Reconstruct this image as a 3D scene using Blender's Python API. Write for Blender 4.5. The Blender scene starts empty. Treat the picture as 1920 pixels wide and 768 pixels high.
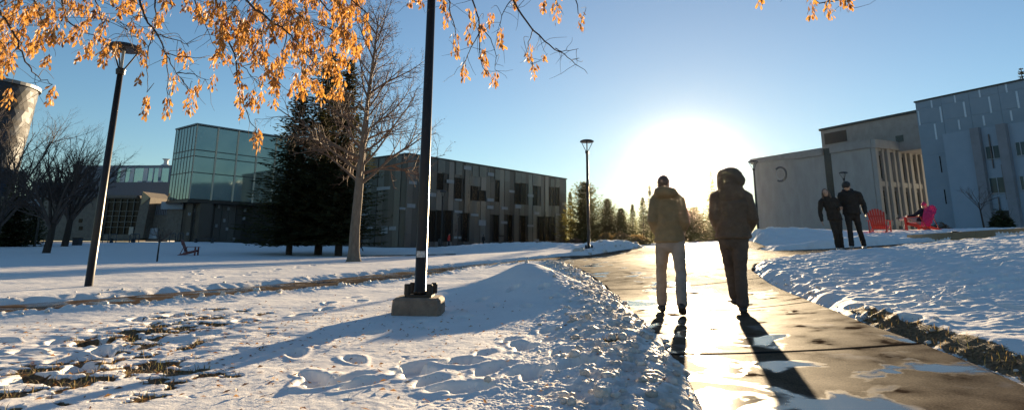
import bpy, math, random
import numpy as np
from mathutils import Vector, Matrix

R = math.radians
scene = bpy.context.scene
COL = scene.collection
rng = random.Random(7)

# ------------------------------------------------------------------ camera
EYE = 0.86
FPX = 1100.0
CX, CY = 960.0, 228.0
PITCH, ROLL = R(11.7), R(0.5)
_w = Vector((0, math.cos(PITCH), math.sin(PITCH)))
_r0 = Vector((1, 0, 0))
_u0 = Vector((0, -math.sin(PITCH), math.cos(PITCH)))
_r = _r0 * math.cos(ROLL) + _u0 * math.sin(ROLL)
_u = -_r0 * math.sin(ROLL) + _u0 * math.cos(ROLL)
CAMLOC = Vector((0, 0, EYE))


def ray(px, py):
    return (_r * ((px - CX) / FPX) - _u * ((py - CY) / FPX) + _w)


def at(px, py, Y):
    d = ray(px, py)
    return CAMLOC + d * (Y / d.y)


cam = bpy.data.cameras.new('camera')
cam.sensor_width = 36.0
cam.lens = 36.0 * FPX / 1920.0
cam.shift_y = -(384.0 - CY) / 1920.0
cam.clip_start = 0.05
cam.clip_end = 3000
cam_o = bpy.data.objects.new('camera', cam)
COL.objects.link(cam_o)
cam_o.matrix_world = Matrix(((_r.x, _u.x, -_w.x, 0), (_r.y, _u.y, -_w.y, 0), (_r.z, _u.z, -_w.z, EYE), (0, 0, 0, 1)))
scene.camera = cam_o

# ------------------------------------------------------------------ light
SUN = ray(1290, 336).normalized()
SUN_EL = math.asin(SUN.z)
SUN_AZ = math.atan2(SUN.x, SUN.y)
sl = bpy.data.lights.new('sun', 'SUN')
sl.energy = 5.0
sl.angle = R(0.6)
sl.color = (1.0, 0.76, 0.47)
slo = bpy.data.objects.new('sun', sl)
COL.objects.link(slo)
slo.rotation_mode = 'QUATERNION'
slo.rotation_quaternion = SUN.to_track_quat('Z', 'Y')
slo.location = (20, 40, 30)

world = bpy.data.worlds.new('World')
scene.world = world
world.use_nodes = True
nt = world.node_tree
nt.nodes.clear()
N = nt.nodes.new
out = N('ShaderNodeOutputWorld')
bg = N('ShaderNodeBackground')
sky = N('ShaderNodeTexSky')
sky.sky_type = 'NISHITA'
sky.sun_disc = False
sky.sun_elevation = SUN_EL
sky.sun_rotation = SUN_AZ
sky.altitude = 0
sky.air_density = 1.0
sky.dust_density = 0.0
sky.ozone_density = 3.0
bg.inputs['Strength'].default_value = 0.05
# the bright aureole the air itself shows round a low sun (a function of direction only)
tc = N('ShaderNodeTexCoord')
dot = N('ShaderNodeVectorMath'); dot.operation = 'DOT_PRODUCT'
nrm = N('ShaderNodeVectorMath'); nrm.operation = 'NORMALIZE'
nt.links.new(tc.outputs['Generated'], nrm.inputs[0])
nt.links.new(nrm.outputs['Vector'], dot.inputs[0])
dot.inputs[1].default_value = SUN
ac = N('ShaderNodeMath'); ac.operation = 'ARCCOSINE'; ac.use_clamp = False
mn = N('ShaderNodeMath'); mn.operation = 'MINIMUM'; mn.inputs[1].default_value = 0.999999
nt.links.new(dot.outputs['Value'], mn.inputs[0])
nt.links.new(mn.outputs[0], ac.inputs[0])


def lobe(width, amp):
    d = N('ShaderNodeMath'); d.operation = 'DIVIDE'; d.inputs[1].default_value = -width
    e = N('ShaderNodeMath'); e.operation = 'EXPONENT'
    m = N('ShaderNodeMath'); m.operation = 'MULTIPLY'; m.inputs[1].default_value = amp
    nt.links.new(ac.outputs[0], d.inputs[0]); nt.links.new(d.outputs[0], e.inputs[0]); nt.links.new(e.outputs[0], m.inputs[0])
    return m


GLOW = [(0.012, 120.0, (1.0, 0.93, 0.80)), (0.028, 7.0, (1.0, 0.90, 0.72)), (0.23, 2.5, (1.0, 0.66, 0.20))]
tot = sky.outputs['Color']
for wd, am, colr in GLOW:
    lb = lobe(wd, am)
    sc = N('ShaderNodeVectorMath'); sc.operation = 'SCALE'
    sc.inputs[0].default_value = colr
    nt.links.new(lb.outputs[0], sc.inputs['Scale'])
    ad = N('ShaderNodeVectorMath'); ad.operation = 'ADD'
    nt.links.new(tot, ad.inputs[0]); nt.links.new(sc.outputs['Vector'], ad.inputs[1])
    tot = ad.outputs['Vector']
nt.links.new(tot, bg.inputs['Color'])
nt.links.new(bg.outputs[0], out.inputs['Surface'])

vs = scene.view_settings
vs.view_transform = 'Standard'
vs.look = 'None'
vs.exposure = 2.0
vs.gamma = 1.0
vs.use_curve_mapping = False
scene.cycles.use_denoising = True
scene.cycles.max_bounces = 6
scene.cycles.diffuse_bounces = 3
scene.cycles.glossy_bounces = 3
scene.cycles.transmission_bounces = 4
scene.cycles.transparent_max_bounces = 8
scene.cycles.volume_bounces = 0
scene.cycles.sample_clamp_indirect = 6.0


# ------------------------------------------------------------------ materials
def pmat(name, c1, c2=None, scale=6.0, rough=0.6, rough2=None, metal=0.0, bump=0.0, bscale=30.0, spec=0.5,
         transl=0.0, tcol=None, attr=None, stretch=None, detail=5.0, bdist=0.02):
    m = bpy.data.materials.new(name)
    m.use_nodes = True
    t = m.node_tree
    b = t.nodes['Principled BSDF']
    o = t.nodes['Material Output']
    b.inputs['Roughness'].default_value = rough
    b.inputs['Metallic'].default_value = metal
    b.inputs['Specular IOR Level'].default_value = spec
    co = t.nodes.new('ShaderNodeTexCoord')
    vec = co.outputs['Object']
    if stretch:
        mp = t.nodes.new('ShaderNodeMapping'); mp.inputs['Scale'].default_value = stretch
        t.links.new(vec, mp.inputs['Vector']); vec = mp.outputs['Vector']
    no = t.nodes.new('ShaderNodeTexNoise')
    no.inputs['Scale'].default_value = scale
    no.inputs['Detail'].default_value = detail
    no.inputs['Roughness'].default_value = 0.6
    t.links.new(vec, no.inputs['Vector'])
    rp = t.nodes.new('ShaderNodeValToRGB')
    if c2 is None:
        c2 = tuple(min(1, c * 1.3) for c in c1)
    rp.color_ramp.elements[0].position = 0.3
    rp.color_ramp.elements[1].position = 0.7
    rp.color_ramp.elements[0].color = (*c1, 1)
    rp.color_ramp.elements[1].color = (*c2, 1)
    t.links.new(no.outputs['Fac'], rp.inputs['Fac'])
    colout = rp.outputs['Color']
    if attr:
        at_ = t.nodes.new('ShaderNodeAttribute'); at_.attribute_name = attr
        mx = t.nodes.new('ShaderNodeMix'); mx.data_type = 'RGBA'; mx.blend_type = 'MULTIPLY'
        mx.inputs['Factor'].default_value = 1.0
        t.links.new(colout, mx.inputs['A']); t.links.new(at_.outputs['Color'], mx.inputs['B'])
        colout = mx.outputs['Result']
    t.links.new(colout, b.inputs['Base Color'])
    if rough2 is not None:
        mr = t.nodes.new('ShaderNodeMapRange')
        mr.inputs['From Min'].default_value = 0.3; mr.inputs['From Max'].default_value = 0.7
        mr.inputs['To Min'].default_value = rough; mr.inputs['To Max'].default_value = rough2
        t.links.new(no.outputs['Fac'], mr.inputs['Value']); t.links.new(mr.outputs['Result'], b.inputs['Roughness'])
    if bump:
        n2 = t.nodes.new('ShaderNodeTexNoise'); n2.inputs['Scale'].default_value = bscale; n2.inputs['Detail'].default_value = 6
        t.links.new(vec, n2.inputs['Vector'])
        bp = t.nodes.new('ShaderNodeBump'); bp.inputs['Strength'].default_value = bump; bp.inputs['Distance'].default_value = bdist
        t.links.new(n2.outputs['Fac'], bp.inputs['Height']); t.links.new(bp.outputs['Normal'], b.inputs['Normal'])
    if transl:
        tr = t.nodes.new('ShaderNodeBsdfTranslucent')
        if tcol:
            tr.inputs['Color'].default_value = (*tcol, 1)
        else:
            t.links.new(colout, tr.inputs['Color'])
        ms = t.nodes.new('ShaderNodeMixShader'); ms.inputs['Fac'].default_value = transl
        t.links.new(b.outputs[0], ms.inputs[1]); t.links.new(tr.outputs[0], ms.inputs[2])
        t.links.new(ms.outputs[0], o.inputs['Surface'])
    return m


# ------------------------------------------------------------------ mesh builder
class MB:
    def __init__(s):
        s.v = []; s.f = []; s.m = []; s.c = None

    def add(s, verts, faces, mi=0):
        n = len(s.v)
        s.v.extend([tuple(p) for p in verts])
        s.f.extend([tuple(i + n for i in f) for f in faces])
        s.m.extend([mi] * len(faces))
        return s

    def hexa(s, p, mi=0):
        return s.add(p, [(0, 3, 2, 1), (4, 5, 6, 7), (0, 1, 5, 4), (1, 2, 6, 5), (2, 3, 7, 6), (3, 0, 4, 7)], mi)

    def box(s, x0, x1, y0, y1, z0, z1, mi=0):
        return s.hexa([(x0, y0, z0), (x1, y0, z0), (x1, y1, z0), (x0, y1, z0), (x0, y0, z1), (x1, y0, z1), (x1, y1, z1), (x0, y1, z1)], mi)

    def obox(s, c, ax, ay, az, mi=0):
        c, ax, ay, az = map(Vector, (c, ax, ay, az))
        return s.hexa([c - ax - ay - az, c + ax - ay - az, c + ax + ay - az, c - ax + ay - az,
                       c - ax - ay + az, c + ax - ay + az, c + ax + ay + az, c - ax + ay + az], mi)

    def tube(s, pts, rad, n=8, mi=0, cap=True, side=None, round_cap=False):
        pts = [Vector(p) for p in pts]
        rad = [(r, r) if not isinstance(r, (tuple, list)) else r for r in rad]
        if round_cap:
            a, b = pts[0], pts[1]; d0 = (a - b).normalized(); r0 = rad[0]
            e, f = pts[-1], pts[-2]; d1 = (e - f).normalized(); r1 = rad[-1]
            pre = [(a + d0 * min(r0) * k, (r0[0] * q, r0[1] * q)) for k, q in ((0.95, 0.3), (0.7, 0.7), (0.38, 0.92))]
            post = [(e + d1 * min(r1) * k, (r1[0] * q, r1[1] * q)) for k, q in ((0.38, 0.92), (0.7, 0.7), (0.95, 0.3))]
            pts = [p for p, _ in pre] + pts + [p for p, _ in post]
            rad = [q for _, q in pre] + rad + [q for _, q in post]
        base = len(s.v)
        k = len(pts)
        sd = Vector(side) if side is not None else None
        for i, p in enumerate(pts):
            d = (pts[min(i + 1, k - 1)] - pts[max(i - 1, 0)])
            if d.length < 1e-9:
                d = Vector((0, 0, 1))
            d.normalize()
            if sd is None:
                sd = d.cross(Vector((0, 0, 1)))
                if sd.length < 0.1:
                    sd = d.cross(Vector((0, 1, 0)))
            x = sd - d * sd.dot(d)
            if x.length < 1e-6:
                x = d.orthogonal()
            x.normalize(); y = d.cross(x)
            if side is None:
                sd = x
            rx, ry = rad[i]
            for j in range(n):
                a = 2 * math.pi * j / n
                s.v.append(tuple(p + x * (rx * math.cos(a)) + y * (ry * math.sin(a))))
        for i in range(k - 1):
            for j in range(n):
                a = base + i * n + j; b = base + i * n + (j + 1) % n
                s.f.append((a, b, b + n, a + n)); s.m.append(mi)
        if cap:
            s.f.append(tuple(base + j for j in reversed(range(n)))); s.m.append(mi)
            s.f.append(tuple(base + (k - 1) * n + j for j in range(n))); s.m.append(mi)
        return s

    def ell(s, c, r, n=12, k=8, mi=0, rot=None):
        c = Vector(c)
        vs_ = []; fs = []
        for i in range(1, k):
            th = math.pi * i / k
            for j in range(n):
                a = 2 * math.pi * j / n
                vs_.append(Vector((r[0] * math.sin(th) * math.cos(a), r[1] * math.sin(th) * math.sin(a), -r[2] * math.cos(th))))
        vs_.append(Vector((0, 0, -r[2]))); vs_.append(Vector((0, 0, r[2])))
        b0, b1 = len(vs_) - 2, len(vs_) - 1
        for i in range(k - 2):
            for j in range(n):
                a = i * n + j; b = i * n + (j + 1) % n
                fs.append((a, b, b + n, a + n))
        for j in range(n):
            fs.append((b0, (j + 1) % n, j)); q = (k - 2) * n
            fs.append((b1, q + j, q + (j + 1) % n))
        if rot is not None:
            vs_ = [rot @ p for p in vs_]
        return s.add([p + c for p in vs_], fs, mi)

    def lathe(s, prof, c=(0, 0, 0), n=24, mi=0, cap=True):
        c = Vector(c); base = len(s.v)
        for r, z in prof:
            for j in range(n):
                a = 2 * math.pi * j / n
                s.v.append((c.x + r * math.cos(a), c.y + r * math.sin(a), c.z + z))
        for i in range(len(prof) - 1):
            for j in range(n):
                a = base + i * n + j; b = base + i * n + (j + 1) % n
                s.f.append((a, b, b + n, a + n)); s.m.append(mi)
        if cap:
            s.f.append(tuple(base + j for j in reversed(range(n)))); s.m.append(mi)
            q = base + (len(prof) - 1) * n
            s.f.append(tuple(q + j for j in range(n))); s.m.append(mi)
        return s

    def prism(s, poly, z0, z1, mi=0):
        n = len(poly)
        vs_ = [(x, y, z0) for x, y in poly] + [(x, y, z1) for x, y in poly]
        fs = [tuple(reversed(range(n))), tuple(range(n, 2 * n))] + [(i, (i + 1) % n, n + (i + 1) % n, n + i) for i in range(n)]
        return s.add(vs_, fs, mi)

    def mesh(s, name):
        me = bpy.data.meshes.new(name)
        me.from_pydata(s.v, [], s.f)
        me.polygons.foreach_set('material_index', s.m)
        if s.c is not None:
            ca = me.color_attributes.new('tone', 'FLOAT_COLOR', 'POINT')
            ca.data.foreach_set('color', np.array(s.c, dtype=np.float32).ravel())
        me.update()
        return me


def tmat(loc, rz):
    return Matrix.Translation(Vector(loc)) @ Matrix.Rotation(rz, 4, 'Z')


def thing(name, label, cat, loc=(0, 0, 0), rz=0.0, group=None):
    o = bpy.data.objects.new(name, None)
    COL.objects.link(o)
    o.empty_display_size = 0.3
    o.location = loc
    o.rotation_euler = (0, 0, rz)
    o['label'] = label; o['category'] = cat
    if group:
        o['group'] = group
    return o


def tag(o, label=None, cat=None, group=None, kind=None):
    for k, v in (('label', label), ('category', cat), ('group', group), ('kind', kind)):
        if v:
            o[k] = v
    return o


def obj(name, mb, mats, parent=None, smooth=False, world=False, label=None):
    me = mb.mesh(name) if isinstance(mb, MB) else mb
    o = bpy.data.objects.new(name, me)
    COL.objects.link(o)
    if not isinstance(mats, (list, tuple)):
        mats = [mats]
    if len(me.materials) == 0:
        for m in mats:
            me.materials.append(m)
    if smooth:
        me.polygons.foreach_set('use_smooth', [True] * len(me.polygons))
    if parent is not None:
        o.parent = parent
        if world:
            p = parent
            M = Matrix.Identity(4)
            chain = []
            while p is not None:
                chain.append(p); p = p.parent
            for p in reversed(chain):
                M = M @ p.matrix_parent_inverse @ tmat(p.location, p.rotation_euler.z)
            o.matrix_parent_inverse = M.inverted()
    if label:
        o['label'] = label
    return o


def copy_tree(o, parent=None):
    c = o.copy(); COL.objects.link(c)
    if parent is not None:
        c.parent = parent
    for ch in list(o.children):
        copy_tree(ch, c)
    return c


def remesh(mb, voxel, smooth_it=4, noise_amp=0.0, noise_sc=6.0, seed=0):
    me = mb.mesh('tmp')
    o = bpy.data.objects.new('tmp', me)
    COL.objects.link(o)
    md = o.modifiers.new('r', 'REMESH'); md.mode = 'VOXEL'; md.voxel_size = voxel
    ms = o.modifiers.new('s', 'SMOOTH'); ms.iterations = smooth_it; ms.factor = 0.5
    dg = bpy.context.evaluated_depsgraph_get()
    dg.update()
    m2 = bpy.data.meshes.new_from_object(o.evaluated_get(dg))
    bpy.data.objects.remove(o); bpy.data.meshes.remove(me)
    if noise_amp:
        n = len(m2.vertices)
        co = np.empty(n * 3, np.float32); m2.vertices.foreach_get('co', co); co = co.reshape(-1, 3)
        no = np.empty(n * 3, np.float32); m2.vertex_normals.foreach_get('vector', no); no = no.reshape(-1, 3)
        q = pn2(co[:, 0] * noise_sc + co[:, 1] * noise_sc * .7 + seed, co[:, 2] * noise_sc * 1.6 - co[:, 1] * noise_sc * .5)
        q2 = pn2(co[:, 0] * noise_sc * 2.3 + 9 + seed, co[:, 2] * noise_sc * 4 + co[:, 1] * noise_sc * 2)
        co += no * ((q + .5 * q2)[:, None] * noise_amp)
        m2.vertices.foreach_set('co', co.ravel())
        m2.update()
    m2.materials.clear()
    return m2


# ------------------------------------------------------------------ numpy noise
_prng = np.random.RandomState(3)
_perm = _prng.permutation(512)
_grad = np.stack([np.cos(np.linspace(0, 2 * np.pi, 64, endpoint=False)), np.sin(np.linspace(0, 2 * np.pi, 64, endpoint=False))], 1)


def pn2(x, y):
    x = np.asarray(x, float); y = np.asarray(y, float)
    xi = np.floor(x).astype(np.int64); yi = np.floor(y).astype(np.int64)
    xf = x - xi; yf = y - yi
    u = xf * xf * xf * (xf * (xf * 6 - 15) + 10); v = yf * yf * yf * (yf * (yf * 6 - 15) + 10)

    def g(ix, iy, dx, dy):
        h = _perm[(_perm[ix & 511] + iy) & 511] & 63
        gr = _grad[h]
        return gr[..., 0] * dx + gr[..., 1] * dy
    a = g(xi, yi, xf, yf); b = g(xi + 1, yi, xf - 1, yf)
    c = g(xi, yi + 1, xf, yf - 1); d = g(xi + 1, yi + 1, xf - 1, yf - 1)
    return (a + (b - a) * u) * (1 - v) + (c + (d - c) * u) * v


def fbm(x, y, o=4, gain=.5):
    s = 0; a = 1.0; f = 1.0
    for i in range(o):
        s = s + a * pn2(x * f + 13.7 * i, y * f - 7.1 * i); a *= gain; f *= 2.03
    return s


def sstep(a, b, x):
    t = np.clip((x - a) / (b - a), 0, 1)
    return t * t * (3 - 2 * t)
# ------------------------------------------------------------------ terrain
_ctrl = [Vector(p) for p in [(0, 0.5, 0), (0, 3, 0), (1.2, 3, 0), (2.85, 3.3, 0), (-3, 3, 0.02), (-6, 3, 0), (1.6, 7.6, 0), (3.6, 7, 0), (-6, 7, 0), (4, 9.5, 0.02), (0, -8, 0), (-12, -3, 0), (10, -3, 0.1)]]
_ctrl += [at(*q) for q in [
    (165, 543, 10.7), (787, 597, 6.8), (0, 590, 7.3), (600, 527, 13.2), (662, 494, 25), (590, 481, 41), (300, 500, 20), (90, 476, 35), (125, 461, 50),
    (20, 460, 52), (370, 454, 60), (757, 466, 70), (906, 465, 76), (1062, 461, 97), (1103, 471, 24.6), (1200, 464, 45), (1350, 461, 52), (1230, 478, 22), (1100, 492, 17.5),
    (1420, 500, 12.5), (1585, 469, 15.7), (1650, 437, 23), (1720, 434, 23), (1480, 446, 34), (1600, 500, 10.5), (1750, 520, 8), (1920, 535, 7), (1850, 600, 5.2), (1650, 560, 6.8), (1705, 456, 19), (1800, 452, 16.5),
    (1920, 443, 14), (1420, 449, 84), (1700, 434, 66), (1850, 424, 60), (1250, 460, 100), (960, 462, 60), (380, 472, 42), (800, 479, 42)]]
_ctrl += [Vector(p) for p in [(-150, 60, 0.3), (150, 60, 3.5), (0, 250, 0.8), (-150, 250, 0.8), (150, 250, 3.5), (0, -150, 0), (-200, -100, 0), (200, -100, 2), (60, 0, 1.5), (30, 5, 1.2), (-40, 10, 0)]]
_P = np.array([[p.x, p.y] for p in _ctrl]); _Z = np.array([p.z for p in _ctrl])


def _phi(d2):
    return np.sqrt(d2 + 6.0)


_A = _phi(((_P[:, None] - _P[None]) ** 2).sum(-1)) + np.eye(len(_P)) * -0.6
_A1 = np.block([[_A, np.ones((len(_P), 1))], [np.ones((1, len(_P))), np.zeros((1, 1))]])
_W = np.linalg.solve(_A1, np.append(_Z, 0))


def zbase(x, y):
    x = np.asarray(x, float); y = np.asarray(y, float)
    sh = np.broadcast(x, y).shape
    X = np.broadcast_to(x, sh).ravel(); Y = np.broadcast_to(y, sh).ravel()
    o = np.full(X.shape, _W[-1])
    for i in range(len(_P)):
        o += _W[i] * _phi((X - _P[i, 0]) ** 2 + (Y - _P[i, 1]) ** 2)
    return o.reshape(sh)


def gp(px, py):
    """the base-terrain point seen at a pixel"""
    d = ray(px, py)
    t = 1.0; last = None
    prev = None
    while t < 160:
        p = CAMLOC + d * t
        h = p.z - float(zbase(p.x, p.y))
        if h < 0:
            a, b = prev, t
            for _ in range(25):
                m = (a + b) / 2; p = CAMLOC + d * m
                if p.z - float(zbase(p.x, p.y)) < 0:
                    b = m
                else:
                    a = m
            p = CAMLOC + d * b
            return (p.x, p.y)
        prev = t; t *= 1.02
    p = CAMLOC + d * 60
    return (p.x, p.y)


# paths: outlines on the ground
def G(*px):
    return [gp(*p) for p in px]


main_left = [(0.75, -3), (0.95, 1.2)] + G((1370, 768), (1325, 700), (1295, 665), (1240, 612), (1195, 575), (1150, 535), (1105, 507), (1066, 493))
side_low = G((985, 493), (870, 505), (770, 524), (640, 541), (420, 561), (200, 583), (0, 598)) + [(-14, 4.5)]
side_up = [(-16, 7.2)] + G((0, 574), (200, 560), (330, 549), (600, 526), (760, 509), (870, 498), (985, 487), (1060, 480))
far_left = G((1110, 478), (1180, 467), (1215, 463)) + [(16, 75), (24, 75)]
far_right = G((1430, 462.5), (1410, 467), (1440, 470.5), (1560, 465.5)) + [(20, 17.2), (20, 16.2)] + G((1620, 471), (1560, 474), (1450, 486), (1402, 495), (1396, 508), (1425, 532), (1480, 558), (1600, 611), (1760, 673), (1920, 746)) + [(2.75, 1.2), (2.7, -3)]
PATHS = [main_left + list(reversed(side_low[:0])) + side_low + side_up + far_left + far_right,
         G((365, 472.5), (480, 474), (640, 479), (760, 481.5), (850, 479), (850, 475), (760, 476.5), (640, 473.5), (480, 467.5), (365, 468))]


def sdf(X, Y, poly):
    p = np.array(poly)
    q = np.roll(p, -1, 0)
    d2 = np.full(X.shape, 1e9); inside = np.zeros(X.shape, bool)
    for a, b in zip(p, q):
        e = b - a
        wx = X - a[0]; wy = Y - a[1]
        t = np.clip((wx * e[0] + wy * e[1]) / (e @ e + 1e-12), 0, 1)
        d2 = np.minimum(d2, (wx - e[0] * t) ** 2 + (wy - e[1] * t) ** 2)
        c = ((a[1] > Y) != (b[1] > Y))
        with np.errstate(divide='ignore', invalid='ignore'):
            xi = (b[0] - a[0]) * (Y - a[1]) / (b[1] - a[1] + 1e-12) + a[0]
        inside ^= c & (X < xi)
    d = np.sqrt(d2)
    return np.where(inside, -d, d)


def polyd(X, Y, pts):
    d2 = np.full(X.shape, 1e9)
    p = np.array(pts)
    for a, b in zip(p[:-1], p[1:]):
        e = b - a
        t = np.clip(((X - a[0]) * e[0] + (Y - a[1]) * e[1]) / (e @ e + 1e-12), 0, 1)
        d2 = np.minimum(d2, (X - a[0] - e[0] * t) ** 2 + (Y - a[1] - e[1] * t) ** 2)
    return np.sqrt(d2)


MOUND = at(985, 490, 9.6)
_fr = np.random.RandomState(11)
FOOT = []            # x, y, angle, length, width, depth


def trail(px0, px1, n, wob=0.12, depth=0.05):
    a = np.array(gp(*px0)); b = np.array(gp(*px1))
    d = (b - a); L = np.linalg.norm(d); d = d / L; n = max(2, min(n, int(L / .34))); nrm_ = np.array([-d[1], d[0]])
    for i in range(n):
        p = a + d * L * (i + .3 * _fr.rand()) / n + nrm_ * ((-1) ** i * wob + _fr.randn() * .04)
        FOOT.append((p[0], p[1], math.atan2(d[1], d[0]) + _fr.randn() * .25, .15 + .02 * _fr.rand(), .065 + .012 * _fr.rand(), depth * (.8 + .7 * _fr.rand())))


for pr in [((840, 742), (1010, 640), 7), ((620, 742), (640, 735), 2), ((800, 708), (880, 690), 4), ((985, 668), (1090, 620), 8), ((960, 720), (1100, 690), 7), ((1000, 600), (1080, 560), 6),
           ((410, 648), (430, 600), 2), ((300, 600), (120, 690), 9), ((340, 580), (480, 570), 6), ((1040, 740), (1150, 620), 12), ((880, 600), (960, 575), 4),
           ((1470, 560), (1800, 470), 26), ((1560, 600), (1900, 540), 20), ((1650, 600), (1900, 480), 22), ((1500, 520), (1900, 600), 20), ((1420, 500), (1700, 500), 20), ((1520, 540), (1700, 620), 14),
           ((365, 540), (375, 500), 9), ((420, 525), (640, 495), 12), ((200, 700), (20, 640), 6), ((60, 740), (250, 640), 8), ((560, 600), (700, 560), 5), ((640, 720), (560, 650), 4), ((720, 640), (880, 600), 5), ((1800, 560), (1915, 520), 10)]:
    trail(*pr)
for px in [(765, 716), (785, 722), (850, 748), (885, 750), (980, 718), (1042, 716), (618, 741), (660, 728), (862, 702), (420, 648)]:
    p = gp(*px)
    FOOT.append((p[0], p[1], _fr.uniform(0.2, 1.2), .16, .075, .07))


WALL0, WALL1 = at(1702, 440, 19.3), at(2060, 420, 12.2)


def snow_height(X, Y):
    """height of the snow surface and how bare it is"""
    zb = zbase(X, Y)
    near = np.hypot(X, Y) < 45
    sd = np.full(X.shape, 50.0)
    sdm = np.full(X.shape, 50.0)
    xs, ys = X[near], Y[near]
    wob = .09 * fbm(xs * 1.3, ys * 1.3, 3) + .05 * pn2(xs * 5, ys * 5)
    s0 = sdf(xs, ys, PATHS[0]); s1 = sdf(xs, ys, PATHS[1])
    sdm[near] = np.minimum(s0, s1)
    sd[near] = np.minimum(s0 + wob, s1 + wob)
    h = np.zeros(X.shape)
    far = np.clip((np.hypot(X, Y) - 8) / 30, 0, 1)
    h += -0.07 + 0.135 * sstep(-.02, .42 + .4 * far, sd)
    # plough ridges along the edges
    dl = np.full(X.shape, 50.0); dr = dl.copy(); ds = dl.copy(); du = dl.copy()
    dl[near] = polyd(xs, ys, main_left); dr[near] = polyd(xs, ys, far_right); ds[near] = polyd(xs, ys, side_low); du[near] = polyd(xs, ys, side_up)
    out = (sd > 0)
    rough = .5 + .9 * np.clip(fbm(X * 2.2, Y * 2.2, 4) + .25, 0, 2)
    lump = np.abs(fbm(X * 7, Y * 7, 3))
    lump2 = 1 - np.abs(fbm(X * 4 + 5, Y * 4, 4)) * 1.6
    R1 = np.exp(-((dl - .55) / .38) ** 2); R2 = np.exp(-((dr - .45) / .3) ** 2); R3 = np.exp(-((ds - .35) / .25) ** 2); R4 = np.exp(-((du - .4) / .3) ** 2)
    h += out * (R1 * (.035 * rough + .016 * lump + .02 * lump2) + R2 * .018 * rough + R3 * (.05 * rough + .05 * lump) + R4 * .018 * rough)
    z1 = np.exp(-((dl - .75) / .6) ** 2) * (Y < 9) * out
    h += z1 * (.020 * (.5 - np.abs(fbm(X * 17, Y * 17, 4, .65))) + .016 * fbm(X * 4.5, Y * 4.5, 5, .6))
    # the heap ploughed up at the corner
    mx, my = MOUND.x, MOUND.y
    h += out * (.13 * np.exp(-((X - mx + .05) / .40) ** 2 - ((Y - my) / .9) ** 2) + .22 * np.exp(-((X - mx + .45) / .95) ** 2 - ((Y - my) / 1.5) ** 2) + .27 * np.exp(-((X - mx - .35) / .62) ** 2 - ((Y - my + .1) / 1.6) ** 2) + .10 * np.exp(-((X - mx - 0.6) / .9) ** 2 - ((Y - my + 2.0) / 1.6) ** 2)) * sstep(0, .5, sd)
    # heaps beyond the junction
    for q, a, b, cc in ((at(1140, 466, 27), .35, 1.6, 2.5), (at(1350, 452, 30), .35, 3.0, 3.0), (at(1460, 452, 26), .35, 2.2, 2.5), (at(1130, 470, 22), .22, 1.0, 1.5), (at(1600, 455, 18.5), .22, 1.6, 1.4), (at(970, 466, 50), .5, 8, 5)):
        h += a * np.exp(-((X - q.x) / b) ** 2 - ((Y - q.y) / cc) ** 2) * (1 + .35 * fbm(X * 1.5, Y * 1.5, 3)) * sstep(0, .5, sd)
    # wind and melt texture
    amp = sstep(.05, .5, sd)
    right = sstep(2.6, 4.0, X - .12 * Y)
    h += amp * (.020 * fbm(X * .8, Y * .8, 3) + .0028 * fbm(X * 5.5, Y * 5.5, 3) + .0016 * fbm(X * 22, Y * 22, 2) * (Y < 20))
    h += amp * right * (.035 * fbm(X * 2.6, Y * 3.4, 4) + .018 * np.abs(fbm(X * 6, Y * 8, 2)))
    # trodden, lumpy belt beside the path and bottom left
    left_b = np.exp(-((X + 3.1) / 1.3) ** 2 - ((Y - 4.8) / 1.9) ** 2)
    h += amp * left_b * (.026 * fbm(X * 2.6, Y * 3.4, 3) - .01)
    for (fx, fy, fa, fl, fw, fd) in FOOT:
        m = (np.abs(X - fx) < .5) & (np.abs(Y - fy) < .5)
        if not m.any():
            continue
        x = X[m] - fx; y = Y[m] - fy
        u = x * math.cos(fa) + y * math.sin(fa); v = -x * math.sin(fa) + y * math.cos(fa)
        q = np.sqrt((u / fl) ** 2 + (v / (fw * (1 + .25 * np.sign(u) * np.minimum(np.abs(u) / fl, 1)))) ** 2)
        h[m] += (-fd * (1 - sstep(.70, 1.06, q)) + (.10 * fd) * np.exp(-((q - 1.35) / .3) ** 2)) * amp[m]
    # bare ground: strip on the right of the walk, patches bottom left
    nb = fbm(X * 1.7 + 3, Y * 1.7, 4); nb2 = fbm(X * 6, Y * 6, 3)
    strip = np.exp(-((dr - .29) / .12) ** 4) * sstep(7.3, 6.0, Y + .6 * nb) * (X > 2) * out
    bare = np.clip(strip * (1.1 + .8 * nb2), 0, 1)
    pl = np.exp(-((X + 2.9 + .25 * (Y - 5)) / .75) ** 2 - ((Y - 5.0) / 2.0) ** 2) + .75 * np.exp(-((X + 2.3) / .9) ** 2 - ((Y - 3.3) / 1.0) ** 2) + .5 * np.exp(-((X + 3.3) / 1.2) ** 2 - ((Y - 6.6) / .9) ** 2)
    b2 = sstep(.30, .5, pl * (.28 + .9 * nb + .9 * nb2)) * out
    b3 = sstep(.62, .74, nb + .25 * nb2) * out * (Y < 9) * (X < 1.2) * .8
    bare = np.clip(np.maximum(bare, np.maximum(b2, b3)), 0, 1)
    h -= bare * .016 * amp
    # the terrace held by the low wall
    e = Vector((WALL1.x - WALL0.x, WALL1.y - WALL0.y)); wl_ = e.length; e.normalize()
    al = (X - WALL0.x) * e.x + (Y - WALL0.y) * e.y; bk_ = (X - WALL0.x) * -e.y + (Y - WALL0.y) * e.x
    wt = WALL0.z + (WALL1.z - WALL0.z) * np.clip(al / wl_, 0, 1) + .03 + .02 * fbm(X * 3, Y * 3, 3)
    k_ = sstep(.03, .12, bk_) * (1 - sstep(2.5, 8, bk_)) * sstep(.0, .1, al) * (1 - sstep(wl_, wl_ + 3, al))
    h += k_ * np.maximum(0, wt - (zb + h))
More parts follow.
